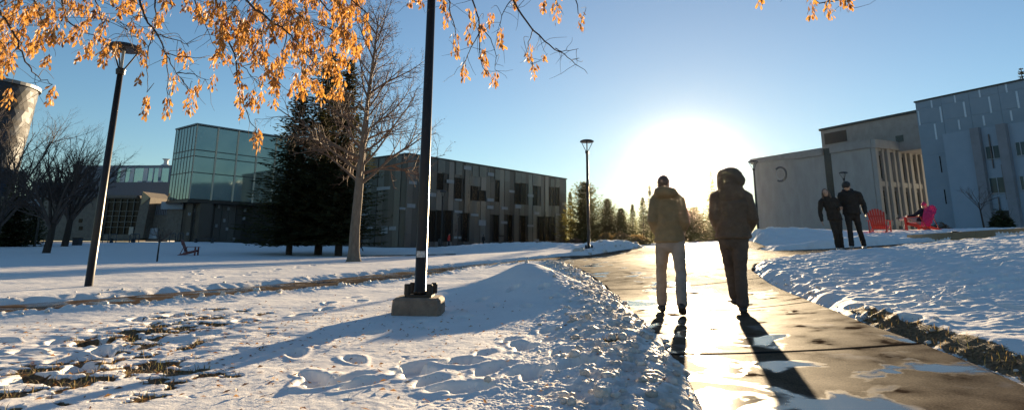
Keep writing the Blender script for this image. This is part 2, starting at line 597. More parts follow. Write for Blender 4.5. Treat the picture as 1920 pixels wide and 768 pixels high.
    # grime on ploughed snow
    dirt = np.clip(out * (np.exp(-((dl - .35) / .5) ** 2) * 1.7 + np.exp(-((ds - .15) / .25) ** 2) * .7 + np.exp(-((du - .1) / .3) ** 2) * .5 + np.exp(-((dr - .1) / .15) ** 2) * .5) * (.5 + 1.2 * fbm(X * 4, Y * 4, 4)), 0, 1)
    return zb + h, bare, dirt, sdm, zb


def snow_z(x, y):
    z, *_ = snow_height(np.array([x], float), np.array([y], float))
    return float(z[0])


def polar_grid():
    th = np.concatenate([np.linspace(-math.pi, R(-62), 50, endpoint=False), np.linspace(R(-62), R(-44), 60, endpoint=False),
                         np.linspace(R(-44), R(44), 880, endpoint=False), np.linspace(R(44), R(62), 60, endpoint=False), np.linspace(R(62), math.pi, 50, endpoint=False)])
    r = np.concatenate([np.linspace(.02, 2.0, 30, endpoint=False), np.geomspace(2.0, 2.6, 40, endpoint=False), np.geomspace(2.6, 15, 640, endpoint=False), np.geomspace(15, 70, 230, endpoint=False), np.geomspace(70, 178, 24)])
    T, Q = np.meshgrid(th, r)
    return Q * np.sin(T), Q * np.cos(T)


GX, GY = polar_grid()
GZ, GB, GD, GS, GZB = snow_height(GX, GY)
nr, nth = GX.shape
idx = np.arange(nr * nth).reshape(nr, nth)
a = idx[:-1, :]; b = np.roll(idx, -1, 1)[:-1, :]; c = np.roll(idx, -1, 1)[1:, :]; d = idx[1:, :]
QUADS = np.stack([a, b, c, d], -1).reshape(-1, 4)[:, ::-1]


def grid_mesh(name, V, F, attrs):
    me = bpy.data.meshes.new(name)
    used = np.zeros(len(V), bool); used[F.ravel()] = True
    mp = np.cumsum(used) - 1
    V = V[used]; F = mp[F]
    me.vertices.add(len(V)); me.vertices.foreach_set('co', V.astype(np.float32).ravel())
    me.loops.add(F.size); me.loops.foreach_set('vertex_index', F.astype(np.int32).ravel())
    me.polygons.add(len(F)); me.polygons.foreach_set('loop_start', np.arange(0, F.size, 4, dtype=np.int32))
    me.polygons.foreach_set('use_smooth', np.ones(len(F), bool))
    for k, A in attrs.items():
        at_ = me.attributes.new(k, 'FLOAT', 'POINT'); at_.data.foreach_set('value', A.ravel()[used].astype(np.float32))
    me.update(calc_edges=True)
    me.validate()
    return me


# snow material
def snow_material():
    m = pmat('snow', (0.79, 0.765, 0.745), (0.86, 0.835, 0.80), scale=2.0, rough=0.7, spec=0.05)
    t = m.node_tree; b = t.nodes['Principled BSDF']
    L = t.links.new; n = t.nodes.new
    base = b.inputs['Base Color'].links[0].from_socket
    co = n('ShaderNodeTexCoord')
    # grime
    ad = n('ShaderNodeAttribute'); ad.attribute_name = 'dirt'
    n1 = n('ShaderNodeTexNoise'); n1.inputs['Scale'].default_value = 14; n1.inputs['Detail'].default_value = 8
    L(co.outputs['Object'], n1.inputs['Vector'])
    mu = n('ShaderNodeMath'); mu.operation = 'MULTIPLY'; L(ad.outputs['Fac'], mu.inputs[0]); L(n1.outputs['Fac'], mu.inputs[1])
    m1 = n('ShaderNodeMix'); m1.data_type = 'RGBA'; L(mu.outputs[0], m1.inputs['Factor']); L(base, m1.inputs['A'])
    m1.inputs['B'].default_value = (0.34, 0.27, 0.20, 1)
    # specks of seed and soil on old snow
    vo = n('ShaderNodeTexNoise'); vo.inputs['Scale'].default_value = 55; vo.inputs['Detail'].default_value = 2
    L(co.outputs['Object'], vo.inputs['Vector'])
    sp = n('ShaderNodeMapRange'); sp.inputs['From Min'].default_value = .66; sp.inputs['From Max'].default_value = .74; sp.inputs['To Max'].default_value = .55
    L(vo.outputs['Fac'], sp.inputs['Value'])
    m3 = n('ShaderNodeMix'); m3.data_type = 'RGBA'; L(sp.outputs['Result'], m3.inputs['Factor']); L(m1.outputs['Result'], m3.inputs['A'])
    m3.inputs['B'].default_value = (0.32, 0.24, 0.16, 1)
    # bare turf
    ab = n('ShaderNodeAttribute'); ab.attribute_name = 'bare'
    n2 = n('ShaderNodeTexNoise'); n2.inputs['Scale'].default_value = 40; n2.inputs['Detail'].default_value = 6
    L(co.outputs['Object'], n2.inputs['Vector'])
    rp = n('ShaderNodeValToRGB'); rp.color_ramp.elements[0].color = (.05, .032, .018, 1); rp.color_ramp.elements[1].color = (.27, .18, .10, 1)
    rp.color_ramp.elements[0].position = .3; rp.color_ramp.elements[1].position = .75
    L(n2.outputs['Fac'], rp.inputs['Fac'])
    s2 = n('ShaderNodeMath'); s2.operation = 'ADD'; L(ab.outputs['Fac'], s2.inputs[0]); L(n2.outputs['Fac'], s2.inputs[1])
    mr = n('ShaderNodeMapRange'); mr.inputs['From Min'].default_value = .85; mr.inputs['From Max'].default_value = 1.1
    L(s2.outputs[0], mr.inputs['Value'])
    m2 = n('ShaderNodeMix'); m2.data_type = 'RGBA'; L(mr.outputs['Result'], m2.inputs['Factor']); L(m3.outputs['Result'], m2.inputs['A']); L(rp.outputs['Color'], m2.inputs['B'])
    L(m2.outputs['Result'], b.inputs['Base Color'])
    # crystal grain
    n3 = n('ShaderNodeTexNoise'); n3.inputs['Scale'].default_value = 95; n3.inputs['Detail'].default_value = 8; n3.inputs['Roughness'].default_value = .65
    L(co.outputs['Object'], n3.inputs['Vector'])
    n4 = n('ShaderNodeTexNoise'); n4.inputs['Scale'].default_value = 12; n4.inputs['Detail'].default_value = 5
    L(co.outputs['Object'], n4.inputs['Vector'])
    b1 = n('ShaderNodeBump'); b1.inputs['Strength'].default_value = .34; b1.inputs['Distance'].default_value = .012; L(n3.outputs['Fac'], b1.inputs['Height'])
    b2 = n('ShaderNodeBump'); b2.inputs['Strength'].default_value = .14; b2.inputs['Distance'].default_value = .03; L(n4.outputs['Fac'], b2.inputs['Height']); L(b1.outputs['Normal'], b2.inputs['Normal'])
    L(b2.outputs['Normal'], b.inputs['Normal'])
    return m


M_snow = snow_material()
V = np.stack([GX.ravel(), GY.ravel(), GZ.ravel()], 1)
cut = (GS.ravel() < -.55)
keep = ~cut[QUADS].all(1)
ground = obj('snowy_ground', grid_mesh('snowy_ground', V, QUADS[keep], {'bare': GB, 'dirt': GD}), M_snow)
tag(ground, kind='structure')


def path_material():
    m = pmat('wet_concrete', (0.052, 0.034, 0.022), (0.118, 0.081, 0.052), scale=1.6, rough=.2, spec=.28, detail=8)
    t = m.node_tree; b = t.nodes['Principled BSDF']; L = t.links.new; n = t.nodes.new
    co = n('ShaderNodeTexCoord')
    base = b.inputs['Base Color'].links[0].from_socket
    sx = n('ShaderNodeSeparateXYZ'); L(co.outputs['Object'], sx.inputs[0])
    # saw-cut joints every 3.1 m
    a_ = n('ShaderNodeMath'); a_.operation = 'ADD'; a_.inputs[1].default_value = -1.78 + 31 + 1.55; L(sx.outputs['Y'], a_.inputs[0])
    mo = n('ShaderNodeMath'); mo.operation = 'MODULO'; mo.inputs[1].default_value = 3.1; L(a_.outputs[0], mo.inputs[0])
    su = n('ShaderNodeMath'); su.operation = 'SUBTRACT'; su.inputs[1].default_value = 1.55; L(mo.outputs[0], su.inputs[0])
    ab = n('ShaderNodeMath'); ab.operation = 'ABSOLUTE'; L(su.outputs[0], ab.inputs[0])
    lt = n('ShaderNodeMapRange'); lt.inputs['From Min'].default_value = .028; lt.inputs['From Max'].default_value = .05; lt.inputs['To Min'].default_value = 1; lt.inputs['To Max'].default_value = 0
    L(ab.outputs[0], lt.inputs['Value'])
    # puddles and thin ice
    mp = n('ShaderNodeMapping'); mp.inputs['Scale'].default_value = (1.0, .8, 1); L(co.outputs['Object'], mp.inputs['Vector'])
    p1 = n('ShaderNodeTexNoise'); p1.inputs['Scale'].default_value = 1.7; p1.inputs['Detail'].default_value = 9; p1.inputs['Distortion'].default_value = .6; L(mp.outputs['Vector'], p1.inputs['Vector'])
    pr = n('ShaderNodeMapRange'); pr.inputs['From Min'].default_value = .54; pr.inputs['From Max'].default_value = .60
    wx = n('ShaderNodeMath'); wx.operation = 'MULTIPLY_ADD'; wx.inputs[1].default_value = -.06; wx.inputs[2].default_value = .13; L(sx.outputs['X'], wx.inputs[0])
    wc = n('ShaderNodeClamp'); wc.inputs['Min'].default_value = -.085; wc.inputs['Max'].default_value = .03; L(wx.outputs[0], wc.inputs['Value'])
    wa = n('ShaderNodeMath'); wa.operation = 'ADD'; L(p1.outputs['Fac'], wa.inputs[0]); L(wc.outputs[0], wa.inputs[1]); L(wa.outputs[0], pr.inputs['Value'])
    # roughness
    n5 = n('ShaderNodeTexNoise'); n5.inputs['Scale'].default_value = 3.2; n5.inputs['Detail'].default_value = 12; L(co.outputs['Object'], n5.inputs['Vector'])
    r1 = n('ShaderNodeMapRange'); r1.inputs['To Min'].default_value = .55; r1.inputs['To Max'].default_value = .85; L(n5.outputs['Fac'], r1.inputs['Value'])
    r2 = n('ShaderNodeMix'); r2.data_type = 'FLOAT'; L(pr.outputs['Result'], r2.inputs['Factor']); L(r1.outputs['Result'], r2.inputs['A']); r2.inputs['B'].default_value = .13
    L(r2.outputs['Result'], b.inputs['Roughness'])
    dm = n('ShaderNodeMapRange'); dm.inputs['From Min'].default_value = .35; dm.inputs['From Max'].default_value = .75; dm.inputs['To Max'].default_value = .035; L(n5.outputs['Fac'], dm.inputs['Value'])
    sp_ = n('ShaderNodeMix'); sp_.data_type = 'FLOAT'; L(pr.outputs['Result'], sp_.inputs['Factor']); L(dm.outputs['Result'], sp_.inputs['A']); sp_.inputs['B'].default_value = .42
    ij = n('ShaderNodeMath'); ij.operation = 'SUBTRACT'; ij.inputs[0].default_value = 1.0; L(lt.outputs['Result'], ij.inputs[1])
    sj = n('ShaderNodeMath'); sj.operation = 'MULTIPLY'; L(sp_.outputs['Result'], sj.inputs[0]); L(ij.outputs[0], sj.inputs[1]); L(sj.outputs[0], b.inputs['Specular IOR Level'])
    g6 = n('ShaderNodeTexNoise'); g6.inputs['Scale'].default_value = 85; g6.inputs['Detail'].default_value = 3; L(co.outputs['Object'], g6.inputs['Vector'])
    gm = n('ShaderNodeMapRange'); gm.inputs['From Min'].default_value = .35; gm.inputs['From Max'].default_value = .65; gm.inputs['To Min'].default_value = .62; gm.inputs['To Max'].default_value = 1.3; L(g6.outputs['Fac'], gm.inputs['Value'])
    gs_ = n('ShaderNodeVectorMath'); gs_.operation = 'SCALE'; L(base, gs_.inputs[0]); L(gm.outputs['Result'], gs_.inputs['Scale']); base = gs_.outputs['Vector']
    dk = n('ShaderNodeMix'); dk.data_type = 'RGBA'; L(pr.outputs['Result'], dk.inputs['Factor']); L(base, dk.inputs['A']); dk.inputs['B'].default_value = (.04, .029, .021, 1)
    # salt stains and thin snow frost
    n6 = n('ShaderNodeTexNoise'); n6.inputs['Scale'].default_value = 2.6; n6.inputs['Detail'].default_value = 7; n6.inputs['Distortion'].default_value = .4; L(mp.outputs['Vector'], n6.inputs['Vector'])
    fr = n('ShaderNodeMapRange'); fr.inputs['From Min'].default_value = .60; fr.inputs['From Max'].default_value = .72; fr.inputs['To Max'].default_value = .35; L(n6.outputs['Fac'], fr.inputs['Value'])
    f2 = n('ShaderNodeMix'); f2.data_type = 'RGBA'; L(fr.outputs['Result'], f2.inputs['Factor']); L(dk.outputs['Result'], f2.inputs['A']); f2.inputs['B'].default_value = (.5, .47, .44, 1)
    jm = n('ShaderNodeMix'); jm.data_type = 'RGBA'; L(lt.outputs['Result'], jm.inputs['Factor']); L(f2.outputs['Result'], jm.inputs['A']); jm.inputs['B'].default_value = (.02, .017, .015, 1)
    L(jm.outputs['Result'], b.inputs['Base Color'])
    n7 = n('ShaderNodeTexNoise'); n7.inputs['Scale'].default_value = 120; n7.inputs['Detail'].default_value = 4; L(co.outputs['Object'], n7.inputs['Vector'])
    inv = n('ShaderNodeMapRange'); inv.inputs['To Min'].default_value = .35; inv.inputs['To Max'].default_value = .03; L(pr.outputs['Result'], inv.inputs['Value'])
    bp = n('ShaderNodeBump'); bp.inputs['Distance'].default_value = .004; L(n7.outputs['Fac'], bp.inputs['Height']); L(inv.outputs['Result'], bp.inputs['Strength'])
    L(bp.outputs['Normal'], b.inputs['Normal'])
    return m


M_path = path_material()
pin = (GS.ravel() < .4)
keepp = pin[QUADS].all(1)
PZ = GZB + .004 * fbm(GX * .9, GY * .9, 3) + np.where(GS > .15, -.03, 0)
path = obj('path', grid_mesh('path', np.stack([GX.ravel(), GY.ravel(), PZ.ravel()], 1), QUADS[keepp], {}), M_path)
tag(path, kind='structure')


# loose ploughed lumps of snow along the walks
def lumps():
    mb = MB(); q = np.random.RandomState(5)
    base = bpy.data.meshes.new('ico'); import bmesh
    bm = bmesh.new(); bmesh.ops.create_icosphere(bm, subdivisions=2, radius=1)
    V0 = np.array([v.co[:] for v in bm.verts]); F0 = [[v.index for v in f.verts] for f in bm.faces]; bm.free(); bpy.data.meshes.remove(base)
    spots = []

    def along(pts, n, off, spread, s0, s1):
        p = np.array(pts); seg = np.linalg.norm(np.diff(p, axis=0), axis=1); wts = seg / seg.sum()
        for _ in range(n):
            i = q.choice(len(seg), p=wts); t = q.rand(); e = (p[i + 1] - p[i]) / seg[i]
            xy = p[i] + (p[i + 1] - p[i]) * t + np.array([-e[1], e[0]]) * (off + q.randn() * spread)
            spots.append((xy[0], xy[1], s0 + (s1 - s0) * q.rand() ** 3.5))
    along(main_left[1:], 2300, .45, .32, .003, .040)
    along(side_low[:-1], 420, .28, .14, .005, .055)
    along(side_up[1:], 200, .3, .2, .004, .025)
    along(far_right[-9:-1], 200, .2, .15, .005, .03)
    along(far_left[:3], 40, .5, .4, .03, .15)
    xs = np.array([s[0] for s in spots]); ys = np.array([s[1] for s in spots])
    zs, _, _, sdm, _ = snow_height(xs, ys)
    for (x, y, s), z, sd_ in zip(spots, zs, sdm):
        if sd_ < .03:
            continue
        n = 1 + .6 * pn2(V0[:, 0] * 2.2 + x * 9, V0[:, 1] * 2.2 + V0[:, 2] * 1.7 + y * 5) + .5 * pn2(V0[:, 2] * 4 + x, V0[:, 0] * 4 + V0[:, 1] * 3)
        sc = np.array([q.uniform(.8, 1.3), q.uniform(.8, 1.3), q.uniform(.6, .95)]) * s
        a_ = q.rand() * 6.3; ca, sa = math.cos(a_), math.sin(a_)
        P = V0 * n[:, None] * sc
        P = np.stack([P[:, 0] * ca - P[:, 1] * sa + x, P[:, 0] * sa + P[:, 1] * ca + y, P[:, 2] + z + s * .25], 1)
        mb.add(P, F0)
    return mb


M_chunk = pmat('snow_lump', (0.45, 0.38, 0.31), (0.82, 0.79, 0.76), scale=5, rough=.6, bump=.8, bscale=45, bdist=.02, spec=.1)
lu = obj('snow_lumps', lumps(), M_chunk, smooth=True)
tag(lu, 'ploughed lumps of dirty snow along the edges of the walks', 'snow', kind='stuff')


# dead grass and fallen seed keys
def blades():
    mb = MB(); q = np.random.RandomState(9)
    n = 60000
    r_ = q.uniform(2.4, 8.5, n); t_ = q.uniform(R(-47), R(47), n)
    xs = r_ * np.sin(t_); ys = r_ * np.cos(t_)
    z, ba, _, sd_, _ = snow_height(xs, ys)
    ok = np.where((ba > .45) & (q.rand(n) < ba) & (sd_ > .02))[0][:9000]
    for i in ok:
        x, y, zz = xs[i], ys[i], z[i] - .01
        a_ = q.rand() * 6.28; l = q.uniform(.02, .075); w = .0025
        lean = q.uniform(.2, 1.3)
        dx, dy = math.cos(a_) * l * lean, math.sin(a_) * l * lean
        sx, sy = -math.sin(a_) * w, math.cos(a_) * w
        h = l * (1.1 - .5 * lean)
        mb.add([(x - sx, y - sy, zz), (x + sx, y + sy, zz), (x + dx * .5 + sx * .7, y + dy * .5 + sy * .7, zz + h * .7), (x + dx * .5 - sx * .7, y + dy * .5 - sy * .7, zz + h * .7), (x + dx, y + dy, zz + h)],
               [(0, 1, 2, 3), (3, 2, 4)], q.randint(0, 3))
    return mb


M_gr = [pmat('dry_grass', (.26, .17, .07), (.40, .28, .12), scale=20, rough=.7, transl=.3), pmat('green_grass', (.10, .10, .035), (.18, .16, .06), scale=20, rough=.7, transl=.3), pmat('dead_grass', (.12, .075, .035), (.22, .13, .06), scale=20, rough=.8)]
gb = obj('grass', blades(), M_gr)
tag(gb, 'dead brown grass poking through the thin snow', 'grass', kind='stuff')


def litter():
    mb = MB(); q = np.random.RandomState(21)
    n = 2600
    xs = np.concatenate([q.normal(-2.6, 1.3, 1700), q.normal(-1.2, 1.5, 900)]); ys = np.concatenate([q.normal(4.6, 1.5, 1700), q.normal(4.5, 1.6, 900)])
    z, ba, _, sd_, _ = snow_height(xs, ys)
    for i in range(n):
        if sd_[i] < .05 or ys[i] < 2 or (ba[i] < .2 and q.rand() < .55):
            continue
        x, y = xs[i], ys[i]; a_ = q.rand() * 6.28; l = q.uniform(.012, .028); w = l * .3
        c_, s_ = math.cos(a_), math.sin(a_); zz = z[i] + .004
        t1, t2, t3 = q.uniform(0, .014, 3)
        mb.add([(x - c_ * l, y - s_ * l, zz), (x - s_ * w, y + c_ * w, zz + t1), (x + c_ * l, y + s_ * l, zz + t2), (x + s_ * w, y - c_ * w, zz + t3 * .5)], [(0, 1, 2), (0, 2, 3)], q.randint(0, 2))
    return mb


M_lit = [pmat('fallen_key', (.30, .14, .04), (.45, .24, .08), scale=30, rough=.7, transl=.25), pmat('fallen_leaf', (.16, .07, .03), (.26, .12, .05), scale=30, rough=.7, transl=.2)]
li = obj('fallen_leaves', litter(), M_lit)
tag(li, 'fallen brown seed keys and leaf bits scattered over the snow', 'leaf litter', kind='stuff')
# ------------------------------------------------------------------ buildings
def hdir(px):
    d = ray(px, 455 + (px - 960) * math.tan(ROLL)); v = Vector((d.x, d.y)); return v.normalized()


class Face:
    """a vertical wall plane: origin, direction along it, outward normal"""
    def __init__(s, P0, u, n=None):
        s.P = Vector((P0[0], P0[1])); s.u = Vector(u).normalized()
        nn = Vector((s.u.y, -s.u.x))
        if n is None and nn.dot(s.P) > 0:
            nn = -nn
        s.n = nn if n is None else Vector(n).normalized()

    def hit(s, px, py):
        d = ray(px, py)
        # CAM + t d = P + L u
        A = Matrix(((d.x, -s.u.x), (d.y, -s.u.y)))
        t, L = A.inverted() @ Vector((s.P.x - CAMLOC.x, s.P.y - CAMLOC.y))
        return L, CAMLOC.z + t * d.z

    def rect(s, px0, py0, px1, py1):
        L0, za = s.hit(px0, (py0 + py1) / 2); L1, zb = s.hit(px1, (py0 + py1) / 2)
        xm = (px0 + px1) / 2
        _, z1 = s.hit(xm, py0); _, z0 = s.hit(xm, py1)
        return min(L0, L1), max(L0, L1), z0, z1

    def pt(s, L, d, z):
        q = s.P + s.u * L + s.n * d
        return (q.x, q.y, z)

    def box(s, mb, L0, L1, z0, z1, d0, d1, mi=0):
        p = s.pt
        mb.hexa([p(L0, d0, z0), p(L1, d0, z0), p(L1, d1, z0), p(L0, d1, z0), p(L0, d0, z1), p(L1, d0, z1), p(L1, d1, z1), p(L0, d1, z1)], mi)
        return mb


def tones(mb, start, val):
    if mb.c is None:
        mb.c = []
    while len(mb.c) < start:
        mb.c.append((1, 1, 1, 1))
    while len(mb.c) < len(mb.v):
        mb.c.append((*val, 1))


M_dglass = pmat('dark_glass', (.007, .005, .004), (.011, .008, .006), rough=.25, spec=.15)
M_dark = pmat('dark_metal', (.012, .011, .010), (.02, .018, .016), rough=.45, spec=.5)
M_facade = pmat('zinc_panel', (.115, .110, .104), (.155, .148, .139), scale=.8, rough=.26, rough2=.45, metal=.6, attr='tone', stretch=(1, 1, .35), bump=.06, bscale=1.3, bdist=.08)
M_pale = pmat('pale_panel', (.22, .225, .23), (.30, .30, .30), scale=2, rough=.4)
M_coping = pmat('coping', (.05, .05, .048), (.08, .08, .075), rough=.4, metal=.5)
M_roof = pmat('roof_felt', (.10, .10, .10), (.16, .16, .16), rough=.9)

# --- dark panelled building in the middle
P0v = at(757, 466, 70); VPd = hdir(1860)
FD = Face((P0v.x, P0v.y), VPd)
Lend = FD.hit(1062, 400)[0]
ZB = -0.6
ZT = FD.hit(757, 288)[1]
FS = Face((P0v.x, P0v.y), (-VPd.y, VPd.x))
LS = 30.0
dark = thing('panelled_building', 'long dark two-storey building clad in narrow grey metal panels, behind the spruces', 'building', (P0v.x, P0v.y, 0))
wins = [(290, 190, 330, 285), (390, 215, 430, 335), (485, 262, 520, 343), (524, 285, 557, 345), (612, 230, 640, 350), (725, 245, 754, 363), (758, 245, 785, 365), (828, 260, 850, 370), (920, 268, 940, 372), (950, 268, 970, 372),
        (242, 395, 285, 570), (288, 395, 330, 570), (334, 395, 374, 570), (432, 410, 465, 570), (605, 420, 635, 570), (685, 420, 710, 570), (757, 425, 785, 570), (858, 430, 885, 565), (890, 430, 915, 565), (920, 430, 944, 565)]
pales = [(135, 235, 178, 252), (125, 360, 170, 382), (85, 380, 115, 392), (345, 228, 385, 247), (250, 300, 285, 320), (388, 397, 430, 410), (440, 152, 480, 172), (478, 415, 520, 428), (523, 450, 560, 480), (572, 188, 607, 207), (568, 330, 605, 347),
         (568, 370, 603, 388), (648, 377, 682, 392), (645, 456, 680, 470), (690, 285, 720, 298), (795, 308, 825, 322), (725, 365, 757, 385), (830, 405, 857, 420), (795, 476, 825, 487), (950, 415, 978, 430), (830, 555, 855, 572), (385, 540, 425, 553), (985, 480, 1005, 493), (950, 532, 975, 545), (985, 355, 1005, 368), (390, 333, 428, 343)]
greys = [(297, 115, 335, 185), (395, 130, 430, 200), (487, 150, 520, 210), (527, 155, 560, 213), (612, 170, 640, 226), (725, 185, 755, 243), (758, 192, 782, 245), (920, 222, 940, 264), (950, 225, 970, 264), (188, 100, 205, 190), (828, 205, 850, 255)]


def z5(q):
    return (720 + q[0] / 2.955, 260 + q[1] / 2.955, 720 + q[2] / 2.955, 260 + q[3] / 2.955)


WR = [FD.rect(*z5(q)) for q in wins]


def panel_wall(F, L0, L1, wr, seed, greyr=()):
    mb = MB(); q = random.Random(seed)
    F.box(mb, L0, L1, ZB, ZT, -.5, -.08)
    tones(mb, 0, (.35, .35, .35))
    L = L0
    while L < L1 - .02:
        w = min(q.choice([.95, 1.05, 1.15]), L1 - L)
        zs = [ZB] + sorted(q.uniform(ZB + 1.5, ZT - 1) for _ in range(q.choice([0, 1, 1, 2]))) + [ZT - .02]
        dd = q.choice([0, .02, .05, .09]); kc = q.choice([.6, .75, .9, 1.05, 1.25, 1.45])
        # a window opening cuts the strip
        for z0, z1 in zip(zs[:-1], zs[1:]):
            if z1 - z0 < .25:
                continue
            segs = [(z0, z1)]
            for (a, b, c, d) in wr:
                if a < L + w - .15 and b > L + .15:
                    ns = []
                    for s0, s1 in segs:
                        if d <= s0 or c >= s1:
                            ns.append((s0, s1)); continue
                        if c - s0 > .1: ns.append((s0, c))
                        if s1 - d > .1: ns.append((d, s1))
                    segs = ns
            for s0, s1 in segs:
                st = len(mb.v)
                F.box(mb, L + .02, L + w - .02, s0 + .012, s1 - .012, -.08, dd + q.uniform(0, .012))
                k = kc * q.uniform(.88, 1.12); tint = q.choice([(1, 1, 1), (1, .98, .95), (.95, 1, 1.02), (1.02, .97, .95)])
                tones(mb, st, tuple(k * t for t in tint))
        L += w
    return mb


obj('wall', panel_wall(FD, 0, Lend, WR, 4), M_facade, dark, world=True)
obj('wall', panel_wall(FS, 0.02, LS, [], 8), M_facade, dark, world=True)
for (a_, b_, c_, d_) in WR:
    w = obj('window', FD.box(MB(), a_ + .03, b_ - .03, c_ + .03, d_ - .03, -.079, -.03), M_dglass, dark, world=True)
    fr = MB()
    for (x0, x1, y0, y1) in ((a_, a_ + .06, c_, d_), (b_ - .06, b_, c_, d_), (a_ + .06, b_ - .06, c_, c_ + .06), (a_ + .06, b_ - .06, d_ - .06, d_)):
        FD.box(fr, x0, x1, y0, y1, -.078, .03)
    obj('frame', fr, M_dark, w, world=True)
M_upper = pmat('greenish_panel', (.115, .115, .105), (.16, .16, .145), scale=1.5, rough=.35, metal=.4)
for q in pales:
    r_ = FD.rect(*z5(q)); obj('pale_panel', FD.box(MB(), r_[0], r_[1], r_[2], r_[3], 0, .125), M_pale, dark, world=True)
for q in greys:
    r_ = FD.rect(*z5(q)); obj('upper_panel', FD.box(MB(), r_[0], r_[1], r_[2], r_[3], 0, .118), M_upper, dark, world=True)
for (x, y, x2, y2) in ((622, 410, 632, 424), (640, 340, 650, 346), (686, 348, 696, 353), (708, 350, 733, 356), (716, 424, 728, 438), (731, 424, 744, 431), (690, 425, 700, 434), (676, 398, 690, 404)):
    r_ = FS.rect(x, y, x2, y2); obj('pale_panel', FS.box(MB(), r_[0], r_[1], r_[2], r_[3], 0, .125), M_pale, dark, world=True)
cp = MB()
FD.box(cp, -.1, Lend + .1, ZT, ZT + .18, -.35, .16)
FS.box(cp, .2, LS, ZT, ZT + .18, -.35, .16)
obj('coping', cp, M_coping, dark, world=True)
rf = MB()
c0 = FD.pt(.3, -.3, 0); c1 = FD.pt(Lend - .02, -.3, 0)
k = Vector((-VPd.y, VPd.x)) * (LS - .5)
rf.prism([(c0[0], c0[1]), (c1[0], c1[1]), (c1[0] + k.x, c1[1] + k.y), (c0[0] + k.x, c0[1] + k.y)], ZB, ZT - .1)
obj('roof', rf, M_roof, dark, world=True)

# --- glass box
C = at(370, 233, 70)
GTOP = at(370, 233, 70).z; GBOT = at(368, 374, 70).z
FG = Face((C.x, C.y), VPd); FL = Face((C.x, C.y), (-VPd.y, VPd.x))
gl = thing('glass_pavilion', 'glass-walled upper storey block overhanging a dark ground floor, left of the spruces', 'building', (C.x, C.y, 0))
M_cglass = pmat('curtain_glass', (.03, .06, .06), (.05, .085, .085), scale=.5, rough=.05, spec=1.0, metal=.75)
M_cglass.node_tree.nodes['Noise Texture'].inputs['Scale'].default_value = .4
for n_ in M_cglass.node_tree.nodes:
    if n_.type == 'VALTORGB':
        n_.color_ramp.elements[0].color = (.26, .34, .33, 1); n_.color_ramp.elements[1].color = (.36, .42, .38, 1)
M_mull = pmat('mullion', (.55, .47, .34), (.62, .54, .40), rough=.4)
M_mull2 = pmat('transom', (.03, .035, .035), (.05, .05, .05), rough=.4)
LG = 26.0
LW = FL.hit(320, 330)[0]
qq = random.Random(3)
HG = GTOP - GBOT
rows = [GBOT + .1, GBOT + HG * .36, GBOT + HG * .575, GBOT + HG * .66, GTOP - .12]
core = MB()
inn = [FG.pt(.12, -.12, 0), FG.pt(LG, -.12, 0), FG.pt(LG, -LW + .1, 0), FG.pt(.12, -LW + .1, 0)]
core.prism([(p[0], p[1]) for p in inn], GBOT + .05, GTOP - .05)
obj('core', core, M_dark, gl, world=True)
mu = MB(); tr_ = MB()
for F, LL, step in ((FG, LG, 2.55), (FL, LW, LW / 7)):
    nb = int(round(LL / step)); st = LL / nb
    for i in range(nb):
        for z0, z1 in zip(rows[:-1], rows[1:]):
            t = [qq.uniform(-.004, .004) for _ in range(2)]
            mb = MB(); p = F.pt
            e = .03
            f0 = [p(i * st + e, t[0] * (z0 - z1) + .0, z0 + e), p((i + 1) * st - e, t[1] * st, z0 + e), p((i + 1) * st - e, t[1] * st - t[0] * (z0 - z1), z1 - e), p(i * st + e, 0, z1 - e)]
            nv = Vector((F.n.x, F.n.y, 0)) * .04
            mb.add([Vector(v) - nv for v in f0] + f0, [(0, 1, 2, 3), (4, 5, 6, 7), (0, 1, 5, 4), (1, 2, 6, 5), (2, 3, 7, 6), (3, 0, 4, 7)])
            obj('pane', mb, M_cglass, gl, world=True)
    for i in range(nb + 1):
        F.box(mu if F is FG else tr_, max(0.01, i * st - (.08 if F is FG else .045)), i * st + (.08 if F is FG else .045), GBOT + .06, GTOP - .06, -.06, .11 if F is FG else .03)
    for z in rows[1:-1]:
        F.box(tr_, 0.01, LL, z - .05, z + .05, -.06, .045)
obj('mullions', mu, M_mull, gl, world=True); obj('transoms', tr_, M_mull2, gl, world=True)
cap = MB()
o4 = [FG.pt(-.12, .12, 0), FG.pt(LG, .12, 0), FG.pt(LG, -LW - .1, 0), FG.pt(-.12, -LW - .1, 0)]
cap.prism([(p[0], p[1]) for p in o4], GTOP - .045, GTOP + .14)
obj('roof', cap, pmat('glass_roof_edge', (.12, .15, .16), (.16, .19, .2), rough=.4, metal=.4), gl, world=True)
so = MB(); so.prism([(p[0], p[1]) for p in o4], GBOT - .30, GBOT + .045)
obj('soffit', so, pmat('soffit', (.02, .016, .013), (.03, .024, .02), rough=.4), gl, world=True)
lo = MB(); q = random.Random(14)
for F, L0_, L1_ in ((FG, 1.2, LG), (FL, 0, LW)):
    L = L0_
    while L < L1_:
        w = q.choice([.7, .9, 1.1]); st = len(lo.v)
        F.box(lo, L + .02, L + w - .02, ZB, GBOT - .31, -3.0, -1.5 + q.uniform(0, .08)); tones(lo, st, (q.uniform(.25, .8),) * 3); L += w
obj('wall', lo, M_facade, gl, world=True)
FG2 = Face(FG.pt(0, -1.4, 0)[:2], VPd)
for (x, y) in ((355, 401), (366, 414), (388, 405), (405, 423), (420, 413), (428, 391), (425, 429), (386, 432), (438, 448), (459, 394), (457, 409), (352, 438), (367, 394), (410, 387)):
    r_ = FG2.rect(x - 2, y - 3, x + 2.5, y + 3); obj('pale_panel', FG2.box(MB(), r_[0], r_[1], r_[2], r_[3], -.05, .06), M_pale, gl, world=True)

